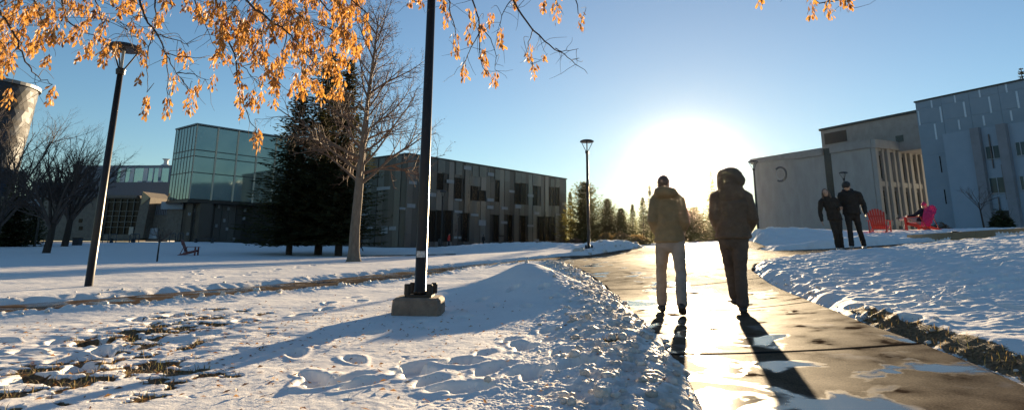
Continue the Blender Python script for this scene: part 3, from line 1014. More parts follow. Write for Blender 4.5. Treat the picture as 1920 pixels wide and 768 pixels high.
# --- low entrance hall at the left
M_stone = pmat('brown_stone', (.11, .085, .065), (.17, .14, .11), scale=3, rough=.8, bump=.2, bscale=8)
M_stone_lit = pmat('sunlit_stone_tint', (.34, .24, .13), (.42, .30, .17), scale=3, rough=.75)  # lighter tan puts the sunlight on the fin's tip into the colour
M_white = pmat('white_trim', (.55, .56, .58), (.62, .62, .63), rough=.6)
hall = thing('entrance_hall', 'low brown stone entrance hall with gridded glass front and slanted fin', 'building', tuple(at(225, 446, 76)))
HF = Face(tuple(at(340, 446, 74))[:2], (-1, .12))
hw = MB()


def hbox(mb, x0, y0, x1, y1, d0, d1, mi=0):
    r_ = HF.rect(x0, y0, x1, y1); HF.box(mb, r_[0], r_[1], r_[2], r_[3], d0, d1, mi)


hbox(hw, -120, 372, 192, 450, -8, 0); hbox(hw, 258, 380, 345, 450, -8, -1.2); hbox(hw, 192, 440, 258, 450, -8, -.1); hbox(hw, 192, 366, 258, 371, -8, .15)
hbox(hw, 310, 392, 340, 450, -1.2, 0.0)
obj('wall', hw, M_stone, hall, world=True)
cg = MB(); hbox(cg, 192, 371, 258, 440, -8, -.4); obj('glass_front', cg, M_dglass, hall, world=True)
gm = MB()
for i in range(6):
    x = 194 + i * 12.6; hbox(gm, x, 371, x + .8, 441, -.4, -.25)
for y in (371.5, 378, 395, 404, 415, 425, 439):
    hbox(gm, 192.5, y, 257.5, y + .8, -.4, -.28)
obj('mullions', gm, pmat('hall_mullion', (.13, .11, .09), (.17, .15, .12), rough=.5), hall, world=True)
dr = MB(); hbox(dr, 240, 425, 248, 446, -.24, -.1); obj('door', dr, pmat('door_glass', (.16, .19, .2), (.2, .23, .24), rough=.15), hall, world=True)
dr = MB(); hbox(dr, 269, 427, 284, 447, -1.2, -1.0); obj('door', dr, pmat('white_door', (.35, .38, .42), (.4, .43, .46), rough=.4), hall, world=True)
fin = MB(); p = HF.pt
Lf = [HF.hit(x, y) for x, y in ((250, 446), (268, 446), (283, 370), (268, 359), (263, 385))]
fv = [p(L, .05, z) for L, z in Lf[:3]] + [p(Lf[3][0], .05, Lf[3][1])]
fb = [p(L, -4, z) for L, z in Lf[:3]] + [p(Lf[3][0], -4, Lf[3][1])]
fin.add(fv + fb, [(0, 1, 2, 3), (7, 6, 5, 4), (0, 4, 5, 1), (1, 5, 6, 2), (2, 6, 7, 3), (3, 7, 4, 0)])
obj('fin', fin, M_stone, hall, world=True)
ft = MB(); tri = [HF.hit(*q) for q in ((265.5, 384), (283, 370), (269, 358.5))]
ft.add([p(L, .12, z) for L, z in tri] + [p(L, .052, z) for L, z in tri], [(0, 1, 2), (5, 4, 3), (0, 3, 4, 1), (1, 4, 5, 2), (2, 5, 3, 0)])
obj('fin_sunlit_tip', ft, M_stone_lit, hall, world=True)  # flat triangle painting the sun-struck face of the fin
tw = MB(); hbox(tw, 305, 378, 346, 392, -1.19, .3); obj('white_band', tw, pmat('grey_band', (.2, .23, .26), (.25, .28, .3), rough=.6), hall, world=True)
rw = MB()
for i in range(8):
    hbox(rw, 281 + i * 3.2, 384, 283 + i * 3.2, 402, -1.2, -1.05)
obj('louvres', rw, pmat('louvre', (.10, .10, .12), (.14, .14, .15), rough=.5), hall, world=True)
for y_ in (410, 424):
    sw = MB(); hbox(sw, 148, y_, 155, y_ + 7, -.3, .04); obj('window', sw, M_dglass, hall, world=True)
r2_ = MB(); hbox(r2_, -120, 368, 192, 372, -8, .2); obj('parapet', r2_, M_stone, hall, world=True)

# --- striped block far behind
bl = thing('striped_block', 'distant flat-roofed block with pale and blue-green vertical stripes, above the entrance hall', 'building', tuple(at(260, 440, 118)))
BF = Face(tuple(at(335, 440, 116))[:2], (-1, .1))
bw = MB(); q = random.Random(6)


def bbox_(mb, x0, y0, x1, y1, d0, d1):
    r_ = BF.rect(x0, y0, x1, y1); BF.box(mb, r_[0], r_[1], r_[2], r_[3], d0, d1)


bbox_(bw, 130, 310, 335, 450, -20, 0)
obj('wall', bw, pmat('blue_grey_wall', (.13, .17, .22), (.17, .21, .26), scale=1, rough=.6), bl, world=True)
gs = MB(); ws = MB()
for x0, x1 in ((236, 243), (252, 268), (278, 286), (289, 297), (303, 316), (220, 230)):
    bbox_(gs, x0, 315, x1, 348, 0, .05)
for x0, x1 in ((226, 235), (244, 251), (269, 277), (286.5, 288.5), (297.5, 302.5)):
    bbox_(ws, x0, 315, x1, 336 + q.uniform(-4, 10), 0, .08)
for x0 in (240, 258, 275, 296):
    bbox_(ws, x0, 339, x0 + 9, 346, .05, .11)
obj('window', gs, M_cglass, bl, world=True); obj('pale_stripes', ws, M_white, bl, world=True)
lowb = MB(); bbox_(lowb, 120, 349, 372, 452, 0.06, 8); obj('lower_wing', lowb, pmat('dark_blue_wall', (.06, .075, .10), (.09, .10, .13), rough=.6), bl, world=True)
v0 = BF.hit(265, 311)
vt = MB(); bbox_(vt, 254, 306.5, 270, 311, -9, -5); c_ = BF.pt(v0[0], -7, BF.hit(264, 306.5)[1]); vt.lathe([(1.0, 0), (1.0, .5), (.4, .9), (.4, 1.6), (.8, 1.9)], c_, 12)
obj('roof_vent', vt, M_white, bl, world=True)

# --- curved tower
tp = at(-47, 300, 108)
tow = thing('curved_tower', 'tall round tower with a facetted glass skin, widening to a flat rim', 'building', (tp.x, tp.y, 0))
T = MB(); n = 40; zt = at(0, 160, 108).z; rr = (at(62, 180, 108) - at(-12, 180, 108)).x
prof = []
lv = 30
for i in range(lv + 1):
    z = zt * i / lv; k = i / lv
    prof.append((rr * (.80 + .20 * k ** 1.3), z))
q = random.Random(2)
for i, (r_, z) in enumerate(prof):
    for j in range(n):
        a_ = 2 * math.pi * (j + .5 * (i % 2)) / n
        rj = r_ + q.uniform(-.05, .05)
        T.v.append((rj * math.cos(a_), rj * math.sin(a_), z))
for i in range(lv):
    for j in range(n):
        a_ = i * n + j; b_ = i * n + (j + 1) % n; u1 = a_ + n; u2 = b_ + n
        if i % 2 == 0:
            T.f += [(a_, b_, u1), (b_, u2, u1)]
        else:
            T.f += [(a_, b_, u2), (a_, u2, u1)]
        T.m += [0, 0] if q.random() < .6 else [1, 1]
T.f.append(tuple(lv * n + j for j in range(n))); T.m.append(0)
obj('glass_skin', T, [pmat('tower_glass', (.025, .037, .055), (.04, .052, .075), scale=.3, rough=.5, spec=.08), pmat('tower_panel', (.032, .033, .038), (.055, .054, .056), scale=.3, rough=.6, spec=.08)], tow)
rim = MB(); rim.lathe([(rr + .1, zt - .3), (rr + .35, zt - .3), (rr + .35, zt + .3), (rr - .6, zt + .3)], (0, 0, 0), 48)
obj('rim', rim, pmat('tower_rim', (.13, .14, .15), (.17, .18, .19), rough=.5), tow, smooth=False)

# --- concrete building at the right
Pc = at(1659, 430, 66)
uF = hdir(470); vS = hdir(3500)
FF = Face((Pc.x, Pc.y), uF); FW = Face((Pc.x, Pc.y), vS)
con = thing('concrete_building', 'beige concrete block with stepped blank walls, narrow slit windows and a round wall emblem', 'building', (Pc.x, Pc.y, 0))
M_conc = pmat('precast_concrete', (.36, .31, .27), (.44, .39, .345), scale=1.2, rough=.85, bump=.15, bscale=5, stretch=(1, 1, .4))
M_conc2 = pmat('precast_rib', (.31, .265, .23), (.39, .34, .30), scale=1.5, rough=.85)
ZC = FF.hit(1655, 258)[1]
L1a, L1b = FF.hit(1564, 350)[0], FF.hit(1547, 350)[0]
L2 = FF.hit(1493, 350)[0]; L3 = FF.hit(1408, 350)[0]
ZR = 0.3
cw = MB()
FF.box(cw, .6, L1a, ZR, ZC - .9, -8, 0)
FF.box(cw, L1a, L1b, ZR, ZC - .5, -8, -.38)
FF.box(cw, L1b, L2, ZR, ZC - .9, -8, -.3)
FF.box(cw, L2 + .22, L3, ZR, FF.hit(1450, 290)[1] - .75, -8, -.7)
obj('wall', cw, M_conc, con, world=True)
ck = MB()
FF.box(ck, .3, L1a - .05, ZC - .9, ZC, -8.3, .25); FF.box(ck, L1b + .05, L2 + .05, ZC - .9, ZC + .0, -8.3, -.05); FF.box(ck, L2 + .08, L3 + .25, FF.hit(1450, 290)[1] - .75, FF.hit(1450, 290)[1], -8.2, -.5)
obj('cornice', ck, M_conc2, con, world=True)
sl_ = MB(); FF.box(sl_, L1a + .02, L1b - .02, ZR, ZC - .12, -.38, -.32); obj('window', sl_, pmat('slot_glass', (.05, .04, .03), (.08, .065, .05), rough=.25), con, world=True, label='tall dark glazed slot between the blank walls')
gr_ = MB(); gr = FF.rect(1522, 429, 1536, 441); FF.box(gr_, gr[0], gr[1], gr[2], gr[3], -.29, -.2); obj('vent_grille', gr_, pmat('grille', (.16, .12, .10), (.2, .16, .13), rough=.7), con, world=True)
# round emblem: a disc with an open bright ring
el, ez = FF.hit(1457, 326)
em = MB(); er = .95
pts = []
for i in range(25):
    a_ = R(-120 + i * 250 / 24)
    pts.append(FF.pt(el - er * math.cos(a_), -.58, ez + er * math.sin(a_)))
em.tube(pts, [.13] * 25, 6)
obj('emblem', em, pmat('emblem_dark', (.10, .10, .11), (.14, .14, .15), rough=.4, metal=.5), con, world=True)
e2 = MB(); pts = []
for i in range(25):
    a_ = 2 * math.pi * i / 24; pts.append(FF.pt(el - .72 * er * math.cos(a_), -.62, ez + .72 * er * math.sin(a_)))
e2.tube(pts, [.05] * 25, 6, cap=False)
obj('emblem_ring', e2, pmat('emblem_pale', (.38, .37, .36), (.45, .44, .43), rough=.5), con, world=True)
# window side
LWd = 12.0
wb = MB()
FW.box(wb, 0, LWd, ZR, ZC - 1.0, -.55, -.45)
obj('wall', wb, M_conc2, con, world=True)
rib = MB()
nrib = 12
ribs = [v for k in range(6) for v in (2.0 * k, 2.0 * k + 1.3)]
for i, L in enumerate(ribs):
    FW.box(rib, L, L + (.45 if i % 2 == 0 else .30), ZR, ZC - 1.0, -.45, 0 if i % 2 == 0 else -.12)
for z in (.25, .60, .92):
    zz = ZR + (ZC - ZR) * z
    FW.box(rib, .43, LWd, zz - .28, zz + .28, -.45, -.20)
FW.box(rib, -.2, LWd, ZC - 1.0, ZC - .05, -.6, .22)
obj('ribs', rib, M_conc, con, world=True)
M_win = pmat('brown_glass', (.03, .022, .014), (.06, .042, .024), scale=2, rough=.12, spec=.7)
for r0, r1, skip in ((.65, .86, (2, 3)), (.33, .54, ()), (.05, .15, (0, 1, 3, 6))):
    for i, L in enumerate(ribs[:-1]):
        if i in skip:
            continue
        L0_ = L + (.45 if i % 2 == 0 else .30) + .03; L1_ = ribs[i + 1] - .03
        w = obj('window', FW.box(MB(), L0_, L1_, ZR + (ZC - ZR) * r0, ZR + (ZC - ZR) * r1, -.449, -.40), M_win, con, world=True)
# upper block set back
PH = Face(FF.pt(0, -4.0, 0)[:2], uF)
pr = PH.rect(1538, 212, 1722, 262)
ph = MB(); zt_l = PH.hit(1538, 246)[1]
La = PH.hit(1539, 250)[0]
Lr = PH.hit(1724, 230)[0]
PH.box(ph, Lr, La, ZC - 1.2, zt_l, -10, 0)
obj('penthouse', ph, M_conc2, con, world=True)
lv_ = MB(); r_ = PH.rect(1546, 247, 1588, 268); PH.box(lv_, r_[0], r_[1], r_[2], r_[3], 0, .06)
obj('louvre', lv_, pmat('brown_louvre', (.055, .038, .028), (.075, .055, .04), rough=.6, stretch=(1, 1, 12)), con, world=True)
wn = MB(); r_ = PH.rect(1680, 254, 1694, 266); PH.box(wn, r_[0], r_[1], r_[2], r_[3], 0, .06); obj('window', wn, M_win, con, world=True)
cpp = MB(); PH.box(cpp, Lr, La + .15, zt_l, zt_l + .3, -10.2, .15); obj('coping', cpp, M_coping, con, world=True)

# --- blue clad building, far right
Pb = at(1716, 193, 57)
FB = Face((Pb.x, Pb.y), -uF)
blu = thing('blue_clad_building', 'tall pale blue panel-clad building with scattered sky-tinted slots, right of the concrete block', 'building', (Pb.x, Pb.y, 0))
M_clad = pmat('blue_cladding', (.20, .26, .315), (.24, .30, .355), scale=.7, rough=.38, rough2=.5, metal=.15)
M_clad2 = pmat('blue_bay', (.22, .29, .36), (.26, .325, .395), scale=.7, rough=.38, rough2=.5, metal=.15)
M_slot = pmat('slot_glass_sky_tint', (.46, .54, .60), (.54, .61, .67), rough=.25)  # sky reflected in the slots is put into this pale colour
M_bayf = pmat('bay_frame', (.25, .28, .3), (.3, .33, .35), rough=.5)
M_bayg = pmat('bay_glass', (.025, .045, .05), (.05, .075, .08), scale=.6, rough=.12, spec=.4)
M_pier = pmat('pier', (.17, .175, .19), (.21, .22, .24), scale=1.5, rough=.6)
ZU = FB.hit(1716, 193)[1]
LB = 13.0


def g1(q):
    return (1660 + q[0] / 2.56, 140 + q[1] / 2.56, 1660 + q[2] / 2.56, 140 + q[3] / 2.56)


wl = MB(); FB.box(wl, 0, LB, .2, ZU, -18, 0)
sq = MB()
obj('wall', wl, M_clad, blu, world=True)
# panel joints as thin grooves between raised sheets
sh = MB(); zz = .3; q = random.Random(12)
while zz < ZU - .2:
    L = 0
    while L < LB:
        w = 2.4
        FB.box(sh, L + .012, min(L + w, LB) - .012, zz + .01, min(zz + 1.55, ZU) - .01, 0, .03 + q.uniform(0, .004)); L += w
    zz += 1.55
obj('cladding', sh, M_clad, blu, world=True)
for q_ in [(160, 175, 167, 245), (220, 123, 227, 160), (265, 153, 273, 230), (239, 235, 247, 312), (332, 100, 339, 135), (378, 130, 387, 205), (352, 217, 360, 265), (450, 72, 458, 110), (500, 105, 509, 185), (470, 197, 479, 245), (578, 45, 587, 87), (632, 78, 642, 162), (602, 172, 611, 222)]:
    r_ = FB.rect(*g1(q_))
    obj('sky_tint_slot', FB.box(MB(), r_[0], r_[1], r_[2], r_[3], .02, .06), M_slot, blu, world=True)
for q_ in [(265, 390, 270, 470), (287, 550, 292, 620)]:
    r_ = FB.rect(*g1(q_)); obj('dark_slot', FB.box(MB(), r_[0], r_[1], r_[2], r_[3], .02, .06), M_dglass, blu, world=True)
# projecting bay with piers and windows
LBx = FB.hit(1773, 330)[0]
BO = 1.4
FB2 = Face(FB.pt(0, BO, 0)[:2], -uF)
bayL = FB2.hit(1774, 300)[0]; bayZ = FB2.hit(1790, 248)[1]
by = MB(); FB2.box(by, bayL, LB, .2, bayZ, -BO + .036, 0); obj('bay', by, M_clad2, blu, world=True)
pi_ = MB()
for x in (1840, 1891):
    L = FB2.hit(x, 300)[0]; FB2.box(pi_, L - .35, L + .35, .2, bayZ + .05, 0, .45)
obj('piers', pi_, M_pier, blu, world=True)
for q_ in [(484, 340, 594, 400), (503, 492, 620, 565), (628, 322, 700, 385), (650, 485, 710, 550)]:
    r_ = FB2.rect(*g1(q_))
    w = obj('window', FB2.box(MB(), r_[0], r_[1], r_[2], r_[3], 0, .03), M_bayg, blu, world=True)
    fr = MB()
    for k in range(4):
        L = r_[0] + (r_[1] - r_[0]) * k / 3; FB2.box(fr, L - .03, L + .03, r_[2], r_[3], .03, .08)
    FB2.box(fr, r_[0], r_[1], r_[2] - .08, r_[2] - .002, 0, .12)
    obj('frame', fr, M_bayf, w, world=True)
for q_ in [(508, 285, 513, 450), (572, 430, 577, 600), (551, 590, 556, 690)]:
    r_ = FB2.rect(*g1(q_)); obj('fin', FB2.box(MB(), r_[0], r_[1], r_[2], r_[3], .06, .14), pmat('bronze_fin', (.12, .10, .09), (.16, .13, .12), rough=.5, metal=.4), blu, world=True)
op = MB(); r_ = FB2.rect(*g1((560, 650, 645, 708))); FB2.box(op, r_[0], r_[1], r_[2], r_[3], 0, .05); obj('opening', op, M_dark, blu, world=True)
cb = MB(); FB.box(cb, -.08, LB, ZU, ZU + .15, -18, .12); obj('coping', cb, M_coping, blu, world=True)

# --- low retaining wall on the right
wp = [at(1702, 456, 19.3), at(1760, 452, 17.8), at(1830, 448, 16.2), at(1920, 440, 14.4), at(2060, 430, 12.2)]
rw_ = MB(); tops = [at(1702, 440, 19.3).z, at(1760, 437, 17.8).z, at(1830, 432.5, 16.2).z, at(1920, 427, 14.4).z, at(2060, 420, 12.2).z]
for i in range(4):
    a_, b_ = wp[i], wp[i + 1]; d_ = (b_ - a_); d_.z = 0; nn = Vector((-d_.y, d_.x, 0)).normalized(); nn = nn if nn.dot(a_) > 0 else -nn
    e = d_.normalized() * .006
    a2, b2 = a_ + e, b_ - e
    rw_.hexa([(a2.x, a2.y, a_.z - .6), (b2.x, b2.y, b_.z - .6), (b2.x + nn.x * .35, b2.y + nn.y * .35, b_.z - .6), (a2.x + nn.x * .35, a2.y + nn.y * .35, a_.z - .6),
              (a2.x, a2.y, tops[i]), (b2.x, b2.y, tops[i + 1]), (b2.x + nn.x * .35, b2.y + nn.y * .35, tops[i + 1]), (a2.x + nn.x * .35, a2.y + nn.y * .35, tops[i])])
wr_ = obj('retaining_wall', rw_, pmat('tan_concrete', (.30, .22, .13), (.40, .30, .18), scale=3, rough=.85, bump=.25, bscale=12))
tag(wr_, 'low tan concrete retaining wall with snow along its top, right of the garden chairs', 'wall')
# ------------------------------------------------------------------ lamp posts
M_pole = pmat('brown_black_paint', (.018, .012, .009), (.028, .019, .014), scale=14, rough=.42, spec=.35, bump=.05, bscale=80)
M_foot = pmat('weathered_concrete', (.15, .105, .075), (.26, .19, .14), scale=9, rough=.9, bump=.5, bscale=40)
M_lens = pmat('lamp_lens', (.25, .25, .24), (.32, .32, .30), rough=.2, transl=.3)
M_stick = pmat('sticker', (.30, .28, .26), (.62, .60, .58), scale=45, rough=.6, detail=1)


def make_lamp(label, x, y, z, H=4.75, detail=True, group='lamp posts along the walks'):
    t = thing('lamp_post', label, 'lamp post', (x, y, z), 0, group)
    b = MB()
    prof = [(-.30, -.27), (.27, -.30), (.31, -.22), (.31, .24), (.25, .30), (-.27, .29), (-.33, .22), (-.33, -.2)]
    prof = [(px * .86, py * .86) for px, py in prof]
    pl = [(px * .86, py * .86) for px, py in prof]
    n = len(prof)
    vs_ = [(px * 1.02, py * 1.02, -.3) for px, py in prof] + [(px, py, .10) for px, py in prof] + [(px * .97, py * .97, .175) for px, py in prof] + [(px, py, .20) for px, py in pl]
    fs = [tuple(reversed(range(n))), tuple(range(3 * n, 4 * n))]
    for k in range(3):
        fs += [(k * n + i, k * n + (i + 1) % n, (k + 1) * n + (i + 1) % n, (k + 1) * n + i) for i in range(n)]
    b.add(vs_, fs)
    obj('footing', b, M_foot, t)
    pb = MB(); pb.box(-.15, .15, -.15, .15, .201, .225); obj('base_plate', pb, M_pole, t)
    for sx in (-1, 1):
        for sy in (-1, 1):
            k = MB(); k.lathe([(.036, .226), (.036, .33), (.030, .345)], (sx * .125 + (.0 if sy < 0 else .02), sy * .125, 0), 10); obj('bolt_cover', k, M_pole, t)
    p = MB(); p.lathe([(.075, .226), (.075, .26), (.066, .265), (.064, 1.2), (.050, H - .50)], (0, 0, 0), 20); obj('pole', p, M_pole, t, smooth=False)
    for pol in t.children[-1].data.polygons:
        pol.use_smooth = len(pol.vertices) == 4
    c = MB(); c.lathe([(.05, H - .56), (.075, H - .55), (.085, H - .46), (.06, H - .43)], (0, 0, 0), 16); obj('collar', c, M_pole, t)
    for k in range(3):
        a_ = R(20 + 120 * k); a = MB()
        a.tube([(.045 * math.cos(a_), .045 * math.sin(a_), H - .46), (.16 * math.cos(a_), .16 * math.sin(a_), H - .25), (.26 * math.cos(a_), .26 * math.sin(a_), H - .055)], [.014] * 3, 6); obj('arm', a, M_pole, t)
    h = MB(); h.lathe([(.02, H - .06), (.28, H - .06), (.30, H - .045), (.295, H - .01), (.22, H + .035), (.1, H + .06), (.01, H + .065)], (0, 0, 0), 28); obj('lamp_head', h, M_pole, t)
    l = MB(); l.lathe([(.03, H - .43), (.026, H - .38), (.026, H - .12), (.03, H - .062)], (0, 0, 0), 12); obj('lens', l, M_lens, t)
    return t


pn_ = at(786, 590, 6.95)
lamp = make_lamp('near lamp post on a chunky concrete block, its pole reaching out of the top', pn_.x, pn_.y, snow_z(pn_.x, pn_.y) - .015)
st = MB()
zs = at(790, 482, 6.9).z - lamp.location.z; zs1 = at(790, 473.5, 6.9).z - lamp.location.z
a0, a1 = R(225), R(315)
vs_ = []
for k in range(9):
    a_ = a0 + (a1 - a0) * k / 8 - R(0)
    for z in (zs, zs1 + .02):
        vs_.append((.0695 * math.cos(a_), .0695 * math.sin(a_), z))
for k in range(9):
    a_ = a0 + (a1 - a0) * k / 8
    for z in (zs, zs1 + .02):
        vs_.append((.0665 * math.cos(a_), .0665 * math.sin(a_), z))
fs = [(2 * k, 2 * k + 2, 2 * k + 3, 2 * k + 1) for k in range(8)]
st.add(vs_, fs + [(18 + 2 * k, 19 + 2 * k, 21 + 2 * k, 20 + 2 * k) for k in range(8)])
sto = obj('sticker', st, M_stick, lamp)


def put_lamp(px, py, Y, label, H=None, top=None):
    p = at(px, py, Y)
    c = copy_tree(lamp)
    for ch in list(c.children):
        if ch.name.startswith('sticker'):
            bpy.data.objects.remove(ch)
    c.location = (p.x, p.y, float(zbase(p.x, p.y)) - .05)
    c['label'] = label
    if top:
        c.scale = (1, 1, 1)
        zt_ = at(px, top, Y).z - c.location.z
        s = zt_ / 4.8
        c.scale = (s, s, s)
    return c


l2 = put_lamp(165, 543, 10.7, 'lamp post left beside the side walk, its head among orange seed keys', top=66)
for ch in list(l2.children):
    if ch.name.split('.')[0] in ('footing', 'base_plate', 'bolt_cover'):
        bpy.data.objects.remove(ch)
l2.location.z -= .18
l3 = put_lamp(1104, 471, 24.6, 'lamp post at the junction, its V-shaped head clear against the sky', top=262)
l4 = put_lamp(1423, 448, 36, 'lamp post in front of the end of the concrete building, below the round emblem', top=301)
l5 = put_lamp(1594, 446, 38, 'lamp post whose head shows just above the curly-haired man', top=322)
l6 = put_lamp(827, 466, 58, 'thin lamp post in front of the panelled building, beside the person in red', top=357)
l7 = put_lamp(858, 466, 64, 'shorter dim lamp post against the panelled building, right of the person in red', top=402)

# ------------------------------------------------------------------ trees
def branch_path(p, d, length, nseg, q, jit, up):
    pts = [Vector(p)]; d = Vector(d).normalized()
    for i in range(nseg):
        d = (d + Vector((q.gauss(0, jit), q.gauss(0, jit), q.gauss(0, jit) + up))).normalized()
        pts.append(pts[-1] + d * (length / nseg))
    return pts


def grow(mb, p, d, length, r, lvl, spec, q, tips=None):
    s = spec[lvl]
    pts = branch_path(p, d, length, s['seg'], q, s['jit'], s['up'])
    n = len(pts)
    r1 = r * s.get('tip', .3)
    rad = [r + (r1 - r) * (i / (n - 1)) ** .9 for i in range(n)]
    mb.tube(pts, rad, s['sides'], cap=False)
    if tips is not None and lvl == len(spec) - 1:
        tips.append(pts[-1])
    if lvl + 1 < len(spec):
        k = s['kids']
        for i in range(k):
            t = s['t0'] + (1 - s['t0']) * (i + q.random()) / k
            f = t * (n - 1); j = min(int(f), n - 2); f -= j
            pp_ = pts[j].lerp(pts[j + 1], f)
            dd = (pts[j + 1] - pts[j]).normalized()
            az = q.random() * 6.283 if 'az' not in s else s['az'] * i + q.uniform(-.5, .5)
            o1 = dd.orthogonal().normalized(); o2 = dd.cross(o1)
            an = R(q.uniform(*s['ang']))
            nd = dd * math.cos(an) + (o1 * math.cos(az) + o2 * math.sin(az)) * math.sin(an)
            ln = length * q.uniform(*s['len']) * (1 - s.get('taper', .5) * t)
            rr_ = min((rad[j] + (rad[j + 1] - rad[j]) * f) * .7, r * s['rk'])
            grow(mb, pp_, nd, ln, rr_, lvl + 1, spec, q, tips)


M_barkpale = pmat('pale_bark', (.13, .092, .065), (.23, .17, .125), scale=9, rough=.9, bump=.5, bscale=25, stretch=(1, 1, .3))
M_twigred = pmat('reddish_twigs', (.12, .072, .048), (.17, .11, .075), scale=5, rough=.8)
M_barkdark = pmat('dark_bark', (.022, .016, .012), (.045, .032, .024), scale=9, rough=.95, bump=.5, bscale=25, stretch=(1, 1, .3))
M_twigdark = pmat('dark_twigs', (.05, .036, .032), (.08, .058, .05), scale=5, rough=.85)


def split_tree(name, label, cat, loc, trunk_pts, trunk_r, limbs, spec, seed, mt, mtw, group=None, buds=None, sides=14):
    t = thing(name, label, cat, loc, 0, group)
    q = random.Random(seed)
    tr = MB(); tr.tube(trunk_pts, trunk_r, sides, cap=True); obj('trunk', tr, mt, t, smooth=True)
    cr = MB(); tips = []
    for (p, d, l, r) in limbs(q):
        grow(cr, p, d, l, r, 0, spec, q, tips)
    if buds:
        for p in tips:
            if q.random() < buds[0]:
                s = q.uniform(.5, 1.2) * buds[1]
                a = Vector((q.gauss(0, 1), q.gauss(0, 1), q.gauss(0, 1))).normalized() * s; b_ = a.orthogonal().normalized() * s * .6
                cr.add([p - a, p + b_, p + a, p - b_], [(0, 1, 2, 3)])
    obj('crown', cr, mtw, t, smooth=True)
    return t


# the big bare tree beside the spruces
pb_ = at(663, 494, 25)
zb_ = float(zbase(pb_.x, pb_.y)) + .03
tp_ = [Vector((.0, 0, -.3)), Vector((0, 0, .0)), Vector((-.01, 0, .15)), Vector((-.02, 0, .5)), Vector((-.03, 0, 1.4)), Vector((0, .05, 2.6)), Vector((.04, .05, 4.0)), Vector((.10, .1, 5.6)), Vector((.2, .1, 7.4)), Vector((.35, .0, 9.2)), Vector((.45, 0, 10.8))]
tr_r = [.40, .36, .285, .235, .205, .19, .165, .125, .085, .05, .02]


def limbs_big(q):
    o = []
    fixed = [(3.6, 25, .9, 3.4), (3.9, 165, .8, 3.4), (3.3, 100, .5, 2.6), (3.4, 250, .5, 2.6)]
    for k in range(36):
        z = 3.2 + 7.2 * (k / 35) ** 1.15
        az = R(137.5 * k + q.uniform(-20, 20))
        el = R(q.uniform(18, 42) + 22 * (z - 3.2) / 7.2)
        l = 4.5 * (1 - .62 * (z - 3.2) / 7.2) * q.uniform(.75, 1.1)
        i = next(j for j in range(len(tp_) - 1) if tp_[j + 1].z >= z)
        f = (z - tp_[i].z) / (tp_[i + 1].z - tp_[i].z)
        p = tp_[i].lerp(tp_[i + 1], f)
        o.append((p, (math.cos(az) * math.cos(el), math.sin(az) * math.cos(el), math.sin(el)), l, .075 * (1 - .55 * (z - 3.2) / 7.2) * q.uniform(.7, 1.1)))
    return o


spec_big = [dict(seg=8, jit=.10, up=.035, sides=6, kids=9, t0=.2, ang=(30, 60), len=(.35, .6), rk=.55, tip=.2, taper=.45),
            dict(seg=6, jit=.13, up=.04, sides=4, kids=6, t0=.15, ang=(28, 60), len=(.35, .6), rk=.55, tip=.3, taper=.4),
            dict(seg=4, jit=.16, up=.05, sides=3, kids=3, t0=.2, ang=(25, 60), len=(.35, .7), rk=.7, tip=.5, taper=.3),
            dict(seg=2, jit=.2, up=.05, sides=3, kids=0, t0=.2, ang=(25, 60), len=(.4, .7), rk=.7, tip=.6)]
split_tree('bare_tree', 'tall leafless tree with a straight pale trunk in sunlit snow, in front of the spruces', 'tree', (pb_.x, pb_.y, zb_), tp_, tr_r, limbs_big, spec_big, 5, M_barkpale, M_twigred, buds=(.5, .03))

# bare trees at the left
def vase(label, px, py, Y, top, spread, seed, nl=7, group='bare trees at the left'):
    p = at(px, py, Y); z = float(zbase(p.x, p.y)) + .02
    H = at(px, top, Y).z - z
    fork = H * .2

    def lim(q):
        o = []
        for k in range(nl):
            az = R(360 / nl * k + q.uniform(-20, 20)); el = R(q.uniform(48, 80))
            o.append((Vector((0, 0, fork * q.uniform(.75, 1.0))), (math.cos(az) * math.cos(el), math.sin(az) * math.cos(el), math.sin(el)), H * q.uniform(.62, .84) * spread, H * .013))
        return o
    sp = [dict(seg=9, jit=.07, up=.02, sides=5, kids=9, t0=.15, ang=(18, 42), len=(.38, .62), rk=.5, tip=.15, taper=.4),
          dict(seg=6, jit=.10, up=.02, sides=4, kids=7, t0=.15, ang=(18, 45), len=(.35, .6), rk=.55, tip=.3, taper=.4),
          dict(seg=4, jit=.13, up=.02, sides=3, kids=4, t0=.2, ang=(18, 45), len=(.4, .7), rk=.7, tip=.5, taper=.3),
          dict(seg=2, jit=.15, up=.0, sides=3, kids=0, t0=.2, ang=(20, 50), len=(.4, .7), rk=.7, tip=.6)]
    w = H * .022
    return split_tree('bare_tree', label, 'tree', (p.x, p.y, z), [Vector((-.12, 0, -.2)), Vector((-.08, 0, .1)), Vector((0, 0, fork * .5)), Vector((.05, 0, fork * 1.02))], [w * 1.35, w * 1.1, w, w * .85], lim, sp, seed, M_barkdark, M_twigdark, group, sides=10)


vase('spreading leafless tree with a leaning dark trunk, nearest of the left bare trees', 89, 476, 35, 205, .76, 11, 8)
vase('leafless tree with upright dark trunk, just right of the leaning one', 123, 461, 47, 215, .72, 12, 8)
vase('leafless tree partly cut off by the left picture edge', -12, 468, 40, 225, 1.05, 13, 8)

